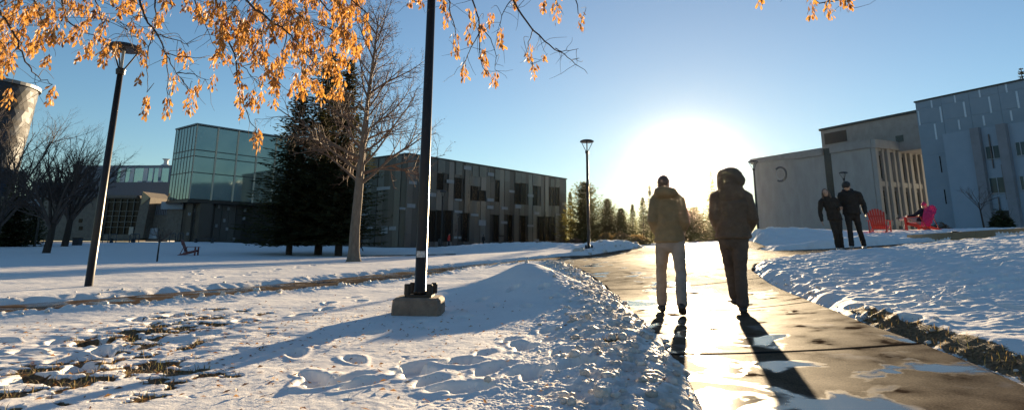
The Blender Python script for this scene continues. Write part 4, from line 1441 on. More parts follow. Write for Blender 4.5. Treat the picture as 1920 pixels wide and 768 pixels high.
# saplings
def sapling(label, px, py, Y, top, seed, lean=0, mt=None, spread=1, name='sapling'):
    p = at(px, py, Y); z = float(zbase(p.x, p.y)) + .02; H = at(px, top, Y).z - z

    def lim(q):
        o = []
        for k in range(9):
            zz = H * q.uniform(.42, .62); az = R(40 * k + q.uniform(-15, 15)); el = R(q.uniform(15, 55))
            o.append((Vector((lean * zz * .3, 0, zz)), (math.cos(az) * math.cos(el), math.sin(az) * math.cos(el) * .7, math.sin(el)), H * q.uniform(.3, .5) * spread, H * .007))
        return o
    sp = [dict(seg=5, jit=.14, up=.07, sides=4, kids=5, t0=.3, ang=(25, 55), len=(.35, .6), rk=.6, tip=.4, taper=.4),
          dict(seg=3, jit=.16, up=.05, sides=3, kids=3, t0=.3, ang=(25, 55), len=(.35, .6), rk=.6, tip=.5, taper=.4),
          dict(seg=2, jit=.16, up=.05, sides=3, kids=0, t0=.3, ang=(25, 55), len=(.35, .6), rk=.6, tip=.5)]
    return split_tree(name, label, 'tree', (p.x, p.y, z), [Vector((0, 0, -.2)), Vector((0, 0, .0)), Vector((lean * H * .1, 0, H * .35)), Vector((lean * H * .22, 0, H * .66))], [H * .026, H * .02, H * .016, H * .009], lim, sp, seed, M_barkdark, M_twigdark, sides=8)


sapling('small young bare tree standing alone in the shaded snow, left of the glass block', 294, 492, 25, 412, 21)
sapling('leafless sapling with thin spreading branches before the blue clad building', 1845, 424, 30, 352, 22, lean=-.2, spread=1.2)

# conifers
M_needle = pmat('spruce_needles', (.028, .033, .016), (.056, .060, .028), scale=1.5, rough=.8, spec=.15, transl=.25, tcol=(.07, .065, .02))
M_needle2 = pmat('pine_needles', (.040, .050, .020), (.075, .080, .032), scale=1.5, rough=.75, spec=.2, transl=.4, tcol=(.22, .20, .06))


def conifer(name, label, px, py, Y, top, halfw, seed, mat, dens=1.0, base=.06, size=1.0, group=None, irregular=.25, wide=.85, branch_up=-.15):
    p = at(px, py, Y); z = float(zbase(p.x, p.y)) + .0
    H = at(px, top, Y).z - z
    Rr = halfw * Y / FPX
    t = thing(name, label, 'tree', (p.x, p.y, z), 0, group)
    tr = MB(); tr.tube([(0, 0, -.3), (0, 0, .1), (0, 0, H * .4), (0, 0, H * .97)], [H * .022, H * .019, H * .012, H * .002], 8); obj('trunk', tr, M_barkdark, t, smooth=True)
    q = random.Random(seed); cr = MB()
    zz = base * H
    while zz < H * .985:
        k = (zz / H - base) / (1 - base)
        rl = Rr * max(.05, (1 - k) ** wide)
        nb = max(4, int((5 + 5 * (1 - k)) * dens))
        a0_ = q.random() * 6.28
        for j in range(nb):
            az = a0_ + 6.283 * j / nb + q.uniform(-.3, .3)
            L = rl * q.uniform(1 - 2.2 * irregular, 1 + .5 * irregular)
            ca, sa = math.cos(az), math.sin(az)
            dr_ = branch_up + .35 * k
            ns = max(4, int(L * 5.2 / size))
            for s in range(ns):
                f = (s + .5) / ns
                r_ = L * f; zc = zz + r_ * dr_ + .10 * L * f * f - q.uniform(0, .10)
                wd = (.42 * (1 - f) + .12) * size * min(1, .4 + L * .4)
                for sd in (-1, 1):
                    # a spray: outward and sideways, drooping
                    ta = az + sd * q.uniform(.35, 1.15); dx, dy = math.cos(ta), math.sin(ta)
                    l = wd * q.uniform(.8, 1.4); w = .07 * size * q.uniform(.8, 1.5)
                    x0, y0 = r_ * ca, r_ * sa
                    dz = q.uniform(-.45, .12) * l
                    e = Vector((x0 + dx * l, y0 + dy * l, zc + dz)); m = Vector((x0 + dx * l * .5, y0 + dy * l * .5, zc + dz * .35))
                    nx, ny = -dy * w, dx * w; tl = q.uniform(-.6, .6) * w
                    cr.add([(x0, y0, zc), (m.x + nx, m.y + ny, m.z + tl), e, (m.x - nx, m.y - ny, m.z - tl)], [(0, 1, 2, 3)])
            # tip spray
            zt_ = zz + L * dr_ + .10 * L
            cr.add([(L * .8 * ca, L * .8 * sa, zt_), (L * ca - sa * .06 * size, L * sa + ca * .06 * size, zt_ + .03), (L * 1.12 * ca, L * 1.12 * sa, zt_ + .05 * size), (L * ca + sa * .06 * size, L * sa - ca * .06 * size, zt_ - .03)], [(0, 1, 2, 3)])
        zz += H * .020 * q.uniform(.7, 1.3) / (dens ** .5) * (1.1 if k < .8 else .8)
    obj('crown', cr, mat, t)
    return t


GS_ = 'dark spruces beside the panelled building'
conifer('spruce', 'dark spruce with the widest skirt, leftmost trunk of the three behind the bare tree', 541, 481, 41, 160, 96, 31, M_needle, 1.6, .08, 1.0, GS_, .28, .78)
conifer('spruce', 'tallest dark spruce, middle trunk of the three behind the bare tree', 596, 480, 43, 95, 112, 32, M_needle, 1.9, .09, 1.0, GS_, .3, .60)
conifer('spruce', 'dark spruce just left of the pale bare trunk, rightmost of the three', 634, 480, 40.5, 108, 82, 33, M_needle, 1.8, .08, 1.0, GS_, .3, .62)
conifer('spruce', 'broad dark spruce at the far left, in front of the brown hall', 18, 462, 46, 318, 58, 34, M_needle, 1.2, .05, .9)
conifer('spruce', 'slim dark spruce top between the far-left spruce and the bare trees', 60, 458, 52, 345, 26, 35, M_needle, 1.1, .05, .8)
GP = 'conifers at the end of the walk'
conifer('pine', 'tallest full pine of the far row, behind the junction lamp post', 1098, 459, 88, 340, 58, 41, M_needle2, 1.5, .04, 1.5, GP, .35, .62, .15)
conifer('spruce', 'narrow pointed spruce squeezed between panelled building and tall pine', 1070, 459, 96, 358, 19, 42, M_needle2, 1.0, .04, 1.2, GP)
conifer('pine', 'middle pine of the far row, right of the junction lamp post', 1141, 459, 92, 372, 40, 43, M_needle2, 1.4, .04, 1.4, GP, .35, .7, .1)
conifer('pine', 'low round pine of the far row, right of the middle pine', 1166, 459, 94, 390, 32, 44, M_needle2, 1.4, .04, 1.4, GP, .35, .7, .1)
conifer('spruce', 'small pointed spruce of the far row, left of the light-trousered walker', 1188, 459, 98, 382, 20, 45, M_needle2, 1.0, .04, 1.2, GP)
conifer('spruce', 'spruce of the far row right beside the shoulder of the light-trousered walker', 1208, 459, 95, 368, 26, 46, M_needle2, 1.0, .04, 1.2, GP)
conifer('spruce', 'slender spruce spire rising over the shoulder of the light-trousered walker', 1222, 459, 104, 345, 18, 47, M_needle2, 1.0, .04, 1.2, GP)
conifer('pine', 'dense pine seen between the two walkers, left one below the sun', 1303, 458, 84, 388, 42, 48, M_needle2, 1.4, .04, 1.4, GP, .35, .6, .1)
conifer('spruce', 'tall sunlit spruce between the two walkers, beside the hooded one', 1340, 457, 92, 318, 34, 49, M_needle2, 1.2, .04, 1.3, GP)
conifer('pine', 'pine of the far row mostly hidden behind the light-trousered walker', 1258, 459, 90, 396, 40, 50, M_needle2, 1.4, .04, 1.4, GP, .35, .6, .1)
conifer('pine', 'pine of the far row mostly hidden behind the hooded walker', 1378, 456, 88, 398, 38, 51, M_needle2, 1.4, .04, 1.4, GP, .35, .6, .1)
conifer('spruce', 'spruce whose tip just shows over the roof of the blue clad building', 1968, 440, 95, 122, 62, 52, M_needle, 1.0, .05, 1.4)

# leafy and bare shrubs
def shrub(label, px, py, Y, halfw, top, seed, mat, leaf=.16, n=1500, group=None, name='shrub'):
    p = at(px, py, Y); z = float(zbase(p.x, p.y)); H = at(px, top, Y).z - z; W = halfw * Y / FPX
    t = thing(name, label, 'shrub', (p.x, p.y, z), 0, group); q = random.Random(seed)
    st_ = MB(); ends = []
    for k in range(26):
        a_ = q.random() * 6.28; r_ = q.uniform(.2, 1)
        pts = branch_path((q.uniform(-.3, .3) * W, q.uniform(-.3, .3) * W, 0), (math.cos(a_) * r_ * W, math.sin(a_) * r_ * W, H * q.uniform(.7, 1)), H * q.uniform(.7, 1.1), 5, q, .12, 0)
        st_.tube(pts, [.02, .017, .014, .011, .008, .005], 4, cap=False); ends += pts[2:]
    obj('stems', st_, M_twigdark, t)
    lf = MB()
    for k in range(n):
        a_ = q.random() * 6.283; u_ = q.random() ** .4; v_ = q.random()
        rr_ = u_ * W * (1 + .22 * math.sin(3 * a_ + seed) + .12 * math.sin(7 * a_))
        zz = H * (1 - .75 * u_ ** 2.2) * (.15 + .85 * v_) * q.uniform(.8, 1.08)
        c = Vector((rr_ * math.cos(a_), rr_ * math.sin(a_), zz)); s = leaf * q.uniform(.5, 1.3)
        a = Vector((q.gauss(0, 1), q.gauss(0, 1), q.gauss(.6, 1))).normalized() * s; b_ = a.orthogonal().normalized() * s * .3
        lf.add([c - a, c + b_, c + a, c - b_], [(0, 1, 2, 3)])
    obj('leaves', lf, mat, t)
    return t


M_gold = pmat('golden_shrub', (.14, .10, .04), (.24, .17, .07), scale=1, rough=.8, transl=.45, tcol=(.45, .30, .10))
M_red = pmat('brown_shrub', (.10, .06, .04), (.16, .10, .06), scale=1, rough=.8, transl=.35, tcol=(.3, .17, .08))
GB_ = 'low golden shrubs at the end of the walk'
shrub('low brown-gold shrub just right of the junction lamp post', 1137, 460, 66, 20, 434, 1, M_gold, .22, 1500, GB_)
shrub('low golden shrub between the junction lamp post and the walkers', 1165, 460, 64, 20, 432, 2, M_gold, .22, 1500, GB_)
shrub('lowest sunlit golden shrub, nearest the light-trousered walker', 1194, 461, 62, 20, 438, 3, M_gold, .22, 1500, GB_)
shrub('small reddish shrub at the foot of the panelled building end', 1078, 461, 80, 16, 444, 4, M_red, .22, 900)
shrub('dark bushy evergreen shrub before the dark opening of the blue clad building', 1878, 421, 40, 16, 388, 5, M_needle, .2, 1300)
shrub('dark low shrub at the foot of the blue clad building, left of the sapling', 1760, 427, 50, 22, 415, 6, M_red, .16, 600)

# ------------------------------------------------------------------ the seed-laden tree overhead
bx = thing('seed_key_tree', 'near tree with drooping twigs full of orange winged seed keys, overhead', 'tree', (-4.3, -1.6, 0))
q = random.Random(77)
M_bark3 = pmat('twig_bark', (.035, .022, .015), (.07, .045, .03), scale=20, rough=.85)
tk = MB(); tk.tube([(-4.3, -1.6, -.2), (-4.3, -1.6, .2), (-4.25, -1.5, 1.4), (-4.1, -1.3, 2.6), (-3.9, -1.0, 3.6)], [.34, .27, .22, .2, .17], 14); obj('trunk', tk, M_barkpale, bx, smooth=True, world=True)
DEP = {}
lines = [
    [(-60, -80, 2.9), (-10, 10, 2.9), (23, 59, 2.9), (39, 98, 2.9), (59, 129, 2.95), (78, 148, 3.0), (98, 160, 3.0)],
    [(-80, 20, 3.1), (-20, 60, 3.1), (10, 95, 3.1), (25, 140, 3.1)],
    [(20, -70, 3.4), (60, -10, 3.4), (80, 40, 3.4), (100, 85, 3.45)],
    [(95, -60, 3.3), (117, 0, 3.3), (125, 35, 3.3), (145, 51, 3.3), (176, 66, 3.3), (235, 85, 3.35)],
    [(150, -80, 3.6), (175, -10, 3.6), (190, 40, 3.6), (170, 90, 3.6)],
    [(255, -60, 3.0), (262, 0, 3.0), (273, 35, 3.0), (297, 66, 3.0), (312, 102, 3.05), (332, 137, 3.1), (346, 160, 3.1)],
    [(292, -60, 3.05), (291, 0, 3.0), (291, 51, 3.0), (281, 86, 3.0)],
    [(297, 66, 3.0), (330, 75, 2.95), (355, 88, 2.9)], [(312, 102, 3.05), (345, 105, 3.1), (385, 110, 3.1)], [(332, 137, 3.1), (362, 140, 3.15), (390, 150, 3.2)],
    [(273, 35, 3.0), (255, 30, 3.0), (243, 45, 3.0), (240, 70, 3.0)], [(291, 51, 3.0), (277, 90, 2.95), (276, 130, 2.95), (277, 175, 2.95)],
    [(312, 102, 3.05), (314, 150, 3.05), (314, 178, 3.05)], [(340, 150, 3.1), (357, 175, 3.1)],
    [(395, -70, 3.2), (406, 0, 3.2), (422, 62, 3.2), (441, 117, 3.2), (449, 176, 3.25), (469, 226, 3.3), (482, 248, 3.3)],
    [(441, 117, 3.2), (460, 130, 3.2), (488, 165, 3.2)],
    [(345, -60, 3.4), (365, 0, 3.4), (385, 45, 3.4), (398, 80, 3.4)],
    [(440, -70, 2.9), (463, 0, 2.9), (498, 31, 2.9), (538, 59, 2.95), (561, 86, 3.0), (596, 129, 3.0), (612, 160, 3.0)],
    [(498, 31, 2.9), (490, 70, 2.9), (487, 120, 2.9)], [(538, 59, 2.95), (530, 110, 2.95), (522, 150, 2.95)], [(561, 86, 3.0), (580, 100, 3.0), (592, 140, 3.0)],
    [(500, -80, 3.5), (530, -5, 3.5), (570, 35, 3.5), (620, 70, 3.5), (665, 110, 3.5)],
    [(570, -80, 3.2), (600, 0, 3.2), (625, 30, 3.2), (650, 70, 3.2), (672, 80, 3.2)], [(625, 30, 3.2), (622, 90, 3.2), (620, 130, 3.2)],
    [(610, -80, 3.0), (650, -10, 3.0), (690, 30, 3.0), (735, 70, 3.0)],
    [(760, -60, 3.3), (775, -5, 3.3), (790, 12, 3.3)],
    [(815, -70, 3.1), (835, -10, 3.1), (850, 40, 3.1), (857, 80, 3.1)],
    [(850, -70, 3.1), (885, 0, 3.1), (897, 47, 3.1), (900, 105, 3.1), (912, 140, 3.1)], [(897, 47, 3.1), (925, 80, 3.1), (930, 130, 3.1)],
    [(900, 60, 3.1), (880, 95, 3.1), (870, 125, 3.1)],
    [(930, -60, 3.2), (960, 0, 3.2), (1000, 55, 3.25), (1040, 92, 3.3), (1072, 112, 3.3), (1103, 137, 3.35)], [(1000, 55, 3.25), (990, 90, 3.25), (1000, 128, 3.25)], [(1040, 92, 3.3), (1062, 96, 3.3), (1086, 92, 3.3)],
    [(1072, 112, 3.3), (1088, 108, 3.3)], [(960, 0, 3.2), (940, 30, 3.2), (938, 60, 3.2)],
    [(1020, -70, 3.4), (1040, -5, 3.4), (1047, 15, 3.4)], [(1060, -70, 3.4), (1078, 0, 3.4), (1092, 35, 3.4)],
    [(1480, -80, 3.4), (1515, -10, 3.4), (1545, 5, 3.4), (1575, 0, 3.4), (1602, 14, 3.4)], [(1530, -60, 3.4), (1556, 10, 3.4)], [(1410, -60, 3.4), (1424, -3, 3.4)],
]
tw = MB(); nodes = []


def smooth_line(pts, n):
    P = [pts[0]] + pts + [pts[-1]]; o = []
    for i in range(1, len(P) - 2):
        for k in range(n):
            t = k / n; a, b, c, d = P[i - 1], P[i], P[i + 1], P[i + 2]
            o.append(.5 * ((2 * b) + (c - a) * t + (2 * a - 5 * b + 4 * c - d) * t * t + (3 * b - a - 3 * c + d) * t ** 3))
    o.append(pts[-1]); return o


heads = []
for ln in lines:
    pts = smooth_line([at(*p) for p in ln], 4)
    pts = [p + Vector((q.gauss(0, .004), q.gauss(0, .004), q.gauss(0, .004))) for p in pts]
    main = ln[0][1] < -20
    r0 = .0062 if main else .0032
    if len(ln) >= 6: r0 = .0075
    tw.tube(pts, [r0 + (.0012 - r0) * i / (len(pts) - 1) for i in range(len(pts))], 5, cap=False)
    nodes += pts
    if main:
        heads.append((pts[0], r0))
# limbs from the trunk to every hanging branch
limb_mb = MB()
hubs = [Vector((-2.6, .6, 4.3)), Vector((-1.0, 1.3, 4.6)), Vector((.3, 1.7, 4.5)), Vector((1.6, 2.2, 4.1))]
spine = smooth_line([Vector((-3.9, -1.0, 3.55))] + hubs, 6)
limb_mb.tube(spine, [.12 - .1 * i / (len(spine) - 1) for i in range(len(spine))], 8)
limb_mb.tube(smooth_line([Vector((-3.95, -1.1, 3.3)), Vector((-3.4, .6, 4.0)), Vector((-2.6, 2.2, 3.7)), Vector((-1.6, 2.9, 3.2))], 6), [.10 - .085 * i / 18 for i in range(19)], 8)
sp2 = smooth_line([Vector((-3.95, -1.1, 3.3)), Vector((-3.4, .6, 4.0)), Vector((-2.6, 2.2, 3.7)), Vector((-1.6, 2.9, 3.2))], 6)
for h, r0 in heads:
    c = min((s for s in spine[4:] + sp2[6:]), key=lambda s: (s - h).length + max(0, h.z - s.z) * 3)
    mid = c.lerp(h, .5) + Vector((0, .1, .35))
    l = smooth_line([c, mid, h], 5)
    limb_mb.tube(l, [.016 + (r0 - .016) * i / (len(l) - 1) for i in range(len(l))], 5, cap=False)

# seed clusters
regions = [((-40, 0, 110, 70), 40), ((-40, 60, 100, 135), 27), ((90, 0, 200, 40), 10), ((100, 30, 200, 75), 8), ((140, 50, 200, 105), 8), ((190, 65, 225, 110), 5), ((200, -10, 330, 35), 10), ((235, 30, 300, 95), 5),
           ((390, 0, 470, 60), 24), ((410, 50, 480, 130), 14), ((460, -10, 690, 50), 62), ((470, 40, 690, 110), 52), ((500, 100, 640, 165), 30), ((440, 130, 520, 190), 8), ((560, 150, 630, 185), 5), ((640, 60, 690, 120), 8), ((340, 0, 400, 40), 8), ((-40, -60, 700, 0), 60)]
singles = [(98, 178, 1.2), (18, 185, 1.2), (5, 128, 1), (275, 200, 1.25), (315, 203, 1.1), (358, 190, 1.5), (325, 155, 1.2), (352, 112, 1), (310, 110, 1), (372, 165, 1), (262, 150, .9), (270, 110, .9), (482, 262, 1.3), (455, 215, .8), (488, 190, 1.2), (470, 186, 1), (340, 105, .8), (403, 115, .9), (400, 155, .9),
           (855, 85, 1.3), (838, 38, 1.2), (885, 35, 1.4), (870, 135, 1), (908, 108, 1), (928, 150, 1), (912, 130, .9), (938, 72, 1.2), (992, 98, 1.1), (1044, 20, 1.5), (1090, 42, 1.1), (1000, 136, .9), (1018, 112, .5), (1521, 14, 1.3), (1555, 18, 1.2), (1590, 6, 1), (1578, 2, .9), (1424, -2, 1), (790, 4, .9), (770, 2, .9), (1020, 15, .7), (965, 5, .9), (905, 60, .9), (830, 5, 1), (880, 70, .8), (920, 40, .9), (650, 60, 1), (690, 72, .9)]
cl = []
for (x0, y0, x1, y1), n in regions:
    for _ in range(int(n * .95)):
        cl.append((q.uniform(x0, x1), q.uniform(y0, y1), q.uniform(.65, 1.2), q.uniform(2.75, 3.9)))
for x, y, s in singles:
    cl.append((x, y - 8, s, q.uniform(3.0, 3.3)))
ky = MB()
for (px, py, s, Y) in cl:
    c = at(px, py, Y)
    # twig up to the closest branch point above it
    up = [n_ for n_ in nodes if n_.z > c.z + .02] or nodes
    nb = min(up, key=lambda n_: (n_.x - c.x) ** 2 + .5 * (n_.y - c.y) ** 2 + .6 * (n_.z - c.z) ** 2)
    top = c + Vector((0, 0, .055 * s))
    mid = nb.lerp(top, .5) + Vector((q.gauss(0, .015), q.gauss(0, .015), .02 + q.random() * .03))
    l = smooth_line([nb, mid, top], 4)
    tw.tube(l, [.0020 + (.0010 - .0020) * i / (len(l) - 1) for i in range(len(l))], 3, cap=False)
    for k in range(int(q.uniform(22, 38) * s)):
        a_ = q.random() * 6.283; r_ = (q.random() ** .7) * .030 * s
        z1 = q.uniform(-.055, .035) * s
        b0 = Vector((c.x + r_ * math.cos(a_) * .6, c.y + r_ * math.sin(a_) * .6, c.z + z1))
        L_ = q.uniform(.020, .044); w = L_ * .19
        out_ = Vector((math.cos(a_), math.sin(a_), 0)); d_ = (Vector((0, 0, -1)) + out_ * q.uniform(-.15, .65) + Vector((q.gauss(0, .2), q.gauss(0, .2), 0))).normalized()
        sd = d_.cross(Vector((q.gauss(0, 1), q.gauss(0, 1), .2))).normalized()
        nn = d_.cross(sd)
        p1 = b0 + d_ * L_ * .3 + sd * w * .5; p2 = b0 + d_ * L_ * .72 + sd * w * 1.1 + nn * w * .4; p3 = b0 + d_ * L_; p4 = b0 + d_ * L_ * .6 - sd * w * .75 - nn * w * .2
        ky.add([b0, p1, p2, p3, p4], [(0, 1, 2, 4), (4, 2, 3)], 0 if q.random() < .6 else (1 if q.random() < .6 else 2))
# fine bare twiglets
for _ in range(260):
    n_ = q.choice(nodes)
    l = branch_path(n_, (q.gauss(0, .6), q.gauss(0, .6), -.5 + q.gauss(0, .4)), q.uniform(.05, .2), 4, q, .2, -.03)
    tw.tube(l, [.0016, .0014, .0012, .001, .0007], 3, cap=False)
limb_mb.add(tw.v, tw.f)
obj('branches', limb_mb, M_bark3, bx, smooth=True, world=True)
M_k = [pmat('orange_keys', (.27, .12, .03), (.42, .20, .055), scale=25, rough=.6, transl=.42, tcol=(.60, .28, .05)),
       pmat('tan_keys', (.34, .19, .075), (.48, .29, .12), scale=25, rough=.6, transl=.34, tcol=(.58, .33, .10)),
       pmat('dark_keys', (.12, .06, .022), (.2, .1, .04), scale=25, rough=.6, transl=.3, tcol=(.3, .14, .04))]
obj('seed_keys', ky, M_k, bx, world=True)
# ------------------------------------------------------------------ people
M_skin = pmat('skin', (.42, .25, .17), (.50, .30, .21), scale=8, rough=.5)
M_shoe = pmat('dark_shoe', (.02, .017, .015), (.04, .034, .03), scale=20, rough=.55)
M_shoe2 = pmat('light_shoe', (.35, .33, .31), (.5, .48, .45), scale=20, rough=.6)
M_hair = pmat('dark_hair', (.012, .008, .006), (.03, .02, .014), scale=60, rough=.5, bump=.5, bscale=120)
M_hair2 = pmat('brown_hair', (.06, .035, .02), (.12, .07, .04), scale=60, rough=.45, bump=.5, bscale=120)


def cloth(name, c, rough=.8):
    return pmat(name, c, tuple(min(1, x * 1.5 + .004) for x in c), scale=7, rough=rough, bump=.25, bscale=18, spec=.3)


def lerp(a, b, t):
    return Vector(a).lerp(Vector(b), t)


def hand_mesh(mb, wrist, dirv, palm_n, s=1.0, curl=.35, thumb_side=1):
    w = Vector(wrist); d = Vector(dirv).normalized(); n = Vector(palm_n); n = (n - d * n.dot(d)).normalized(); x = d.cross(n)
    mb.tube([w - d * .02, w + d * .03 * s, w + d * .085 * s], [(.026 * s, .018 * s), (.036 * s, .016 * s), (.040 * s, .013 * s)], 8, side=x, round_cap=True)
    for k, (off, l) in enumerate(((-.029, .062), (-.010, .074), (.010, .070), (.028, .055))):
        p0 = w + d * .075 * s + x * off * s
        p1 = p0 + (d * math.cos(curl * .5) + n * math.sin(curl * .5)) * l * .45 * s
        p2 = p1 + (d * math.cos(curl * 1.3) + n * math.sin(curl * 1.3)) * l * .33 * s
        p3 = p2 + (d * math.cos(curl * 2.1) + n * math.sin(curl * 2.1)) * l * .25 * s
        mb.tube([p0, p1, p2, p3], [.0095 * s, .009 * s, .008 * s, .006 * s], 6, round_cap=True)
    t0 = w + d * .025 * s + x * .034 * thumb_side * s
    t1 = t0 + (d * .6 + x * thumb_side * .65 + n * .25) * .038 * s
    t2 = t1 + (d * .9 + x * thumb_side * .1 + n * .3) * .032 * s
    mb.tube([t0, t1, t2], [.012 * s, .0105 * s, .008 * s], 6, round_cap=True)


def person(label, loc, rz, J, mats, vox=.014, coat_len=.0, puff=1.0, hair='short', hood=None, hands=True, group=None, seed=1, face=True, leg_r=1.0, scarf=None, scale=1.0):
    """J: joints in the person's own space (x right, y forward, z up)"""
    t = thing('person', label, 'person', loc, rz, group)
    t.scale = (scale,) * 3
    V_ = {k: Vector(v) for k, v in J.items()}
    hd = V_['head']; nk = V_['neck']; ch = V_['chest']; pv = V_['pelvis']
    look = V_.get('look', Vector((0, 1, 0))).normalized()
    upv = (hd - nk).normalized(); upv = (upv + Vector((0, 0, .6))).normalized()
    right = look.cross(upv).normalized(); up = right.cross(look).normalized()
    Rm = Matrix((right, look, up)).transposed()
    # body: one surface
    b = MB()
    b.ell(hd, (.074, .094, .112), 16, 12, rot=Rm)
    b.ell(hd + Rm @ Vector((0, .028, -.055)), (.054, .062, .062), 12, 8, rot=Rm)
    if face:
        b.tube([hd + Rm @ Vector((0, .085, .012)), hd + Rm @ Vector((0, .108, -.022)), hd + Rm @ Vector((0, .092, -.034))], [.011, .016, .012], 6, round_cap=True)
        b.tube([hd + Rm @ Vector((-.03, .086, -.058)), hd + Rm @ Vector((0, .094, -.060)), hd + Rm @ Vector((.03, .086, -.058))], [.008, .011, .008], 6, round_cap=True)
        for s in (-1, 1):
            b.ell(hd + Rm @ Vector((.076 * s, -.005, -.01)), (.014, .022, .032), 8, 6, rot=Rm)
    b.tube([hd - up * .05 - look * .01, nk - Vector((0, 0, .05))], [.055, .062], 10, round_cap=True)
    sx = right_body = (V_['sh_r'] - V_['sh_l']).normalized()
    b.tube([nk - Vector((0, 0, .06)), ch, lerp(ch, pv, .5), pv], [(.15, .09), (.155, .10), (.135, .09), (.15, .10)], 14, side=sx, round_cap=True)
    for s in 'lr':
        b.tube([V_['sh_' + s], V_['el_' + s], V_['wr_' + s]], [.045, .036, .026], 8, round_cap=True)
        b.tube([V_['hip_' + s], V_['kn_' + s], V_['an_' + s]], [.075, .05, .036], 8, round_cap=True)
    me = remesh(b, min(vox, .012), 3)
    if hands:
        hb = MB()
        for s, sg in (('l', 1), ('r', -1)):
            if ('pocket_' + s) in J:
                continue
            dv = (V_['wr_' + s] - V_['el_' + s]); dv = V_.get('hd_' + s, dv)
            hand_mesh(hb, V_['wr_' + s], dv, V_.get('pn_' + s, sx * sg), 1.0, .4, sg)
        if hb.v:
            m2 = MB()
            m2.add([v.co[:] for v in me.vertices], [tuple(p.vertices) for p in me.polygons])
            m2.add(hb.v, hb.f)
            me = m2.mesh('body')
    obj('body', me, mats['skin'], t, smooth=True)
    if face:
        for s in (-1, 1):
            e = MB(); e.ell(hd + Rm @ Vector((.030 * s, .086, .006)), (.010, .008, .007), 8, 6, rot=Rm); obj('eye', e, M_hair, t)
    # trousers
    tb = MB()
    tb.tube([pv + Vector((0, 0, .06)), pv - Vector((0, 0, .02)), pv - Vector((0, 0, .09))], [(.165, .115), (.175, .125), (.16, .12)], 14, side=sx, round_cap=True)
    for s in 'lr':
        h, k, a = V_['hip_' + s], V_['kn_' + s], V_['an_' + s]
        tb.tube([h, lerp(h, k, .5), k, lerp(k, a, .45), a + (k - a).normalized() * .015], [.098 * leg_r, .085 * leg_r, .068 * leg_r, .068 * leg_r, .066 * leg_r], 12, round_cap=True)
    obj('trousers', remesh(tb, vox, 2, .011, 8, seed), mats['trousers'], t, smooth=True)
    # coat
    cb = MB()
    low = pv - Vector((0, 0, coat_len))
    cb.tube([nk + Vector((0, 0, .05)), nk - Vector((0, 0, .06)), ch + Vector((0, 0, .03)), lerp(ch, pv, .55), low + Vector((0, 0, .04)), low],
            [(.078, .082), (.160 * puff, .105 * puff), (.20 * puff, .135 * puff), (.19 * puff, .14 * puff), (.205 * puff, .15 * puff), (.19 * puff, .135 * puff)], 16, side=sx)
    cb.tube([low + Vector((0, 0, .05)), low + Vector((0, 0, .025)), low], [(.212 * puff, .156 * puff), (.216 * puff, .160 * puff), (.208 * puff, .152 * puff)], 16, side=sx)
    for s in 'lr':
        S, E, W = V_['sh_' + s], V_['el_' + s], V_['wr_' + s]
        cb.tube([lerp(S, nk, .35), S, lerp(S, E, .5), E, lerp(E, W, .6), W], [.085 * puff, .083 * puff, .074 * puff, .068 * puff, .058 * puff, .046 * puff], 12, round_cap=True)
    if hood == 'down':
        cb.tube([nk + Vector((-.13, -.02, -.02)), nk + Vector((-.09, -.10, .03)), nk + Vector((0, -.13, .04)), nk + Vector((.09, -.10, .03)), nk + Vector((.13, -.02, -.02))], [.05, .07, .075, .07, .05], 10, round_cap=True)
    obj('jacket', remesh(cb, vox, 2, .014 * puff, 6, seed + 3), mats['jacket'], t, smooth=True)
    if hood == 'up':
        hb = MB()
        hb.ell(hd + Rm @ Vector((.01, -.04, .0)), (.152, .135, .132), 16, 12, rot=Rm)
        hb.ell(hd + Rm @ Vector((.055, -.06, -.05)), (.125, .12, .10), 14, 10, rot=Rm)
        hb.tube([hd + Rm @ Vector((-.05, -.04, .0)), nk + Vector((0, -.03, -.08))], [(.13, .12), (.19, .13)], 14, side=right, round_cap=True)
        obj('hood', remesh(hb, vox, 3, .010, 8, seed + 5), mats.get('hood', mats['jacket']), t, smooth=True)
    hm = MB()
    if hair == 'short':
        hm.ell(hd + Rm @ Vector((0, -.018, .022)), (.083, .095, .105), 14, 10, rot=Rm)
    elif hair == 'curly':
        q = random.Random(seed)
        for k in range(46):
            a_ = q.random() * 6.28; ph_ = q.uniform(.05, 1.0) * 1.5
            v = Vector((.078 * math.sin(ph_) * math.cos(a_), .092 * math.sin(ph_) * math.sin(a_) - .012, .105 * math.cos(ph_) + .012))
            hm.ell(hd + Rm @ v, (.040, .040, .037), 7, 5)
    elif hair == 'long':
        hm.ell(hd + Rm @ Vector((0, -.02, .02)), (.084, .096, .104), 14, 10, rot=Rm)
        for s in (-1, 1):
            hm.tube([hd + Rm @ Vector((.07 * s, -.01, .02)), hd + Rm @ Vector((.088 * s, .005, -.08)), hd + Rm @ Vector((.10 * s, .03, -.20)), hd + Rm @ Vector((.10 * s, .05, -.32))], [(.025, .05), (.03, .05), (.032, .042), (.012, .02)], 8, round_cap=True)
        hm.tube([hd + Rm @ Vector((0, -.07, .0)), hd + Rm @ Vector((0, -.09, -.15)), hd + Rm @ Vector((0, -.10, -.3))], [(.08, .04), (.09, .035), (.05, .02)], 10, side=right, round_cap=True)
    elif hair == 'hat':
        hm.ell(hd + Rm @ Vector((0, -.012, .05)), (.092, .104, .098), 14, 10, rot=Rm)
        hm.ell(hd + Rm @ Vector((0, -.015, .155)), (.035, .035, .035), 8, 6)
    if hair != 'none':
        nm = 'hat' if hair == 'hat' else 'hair'
        obj(nm, remesh(hm, .012, 2 if hair != 'curly' else 1, .007, 16, seed), mats[nm], t, smooth=True)
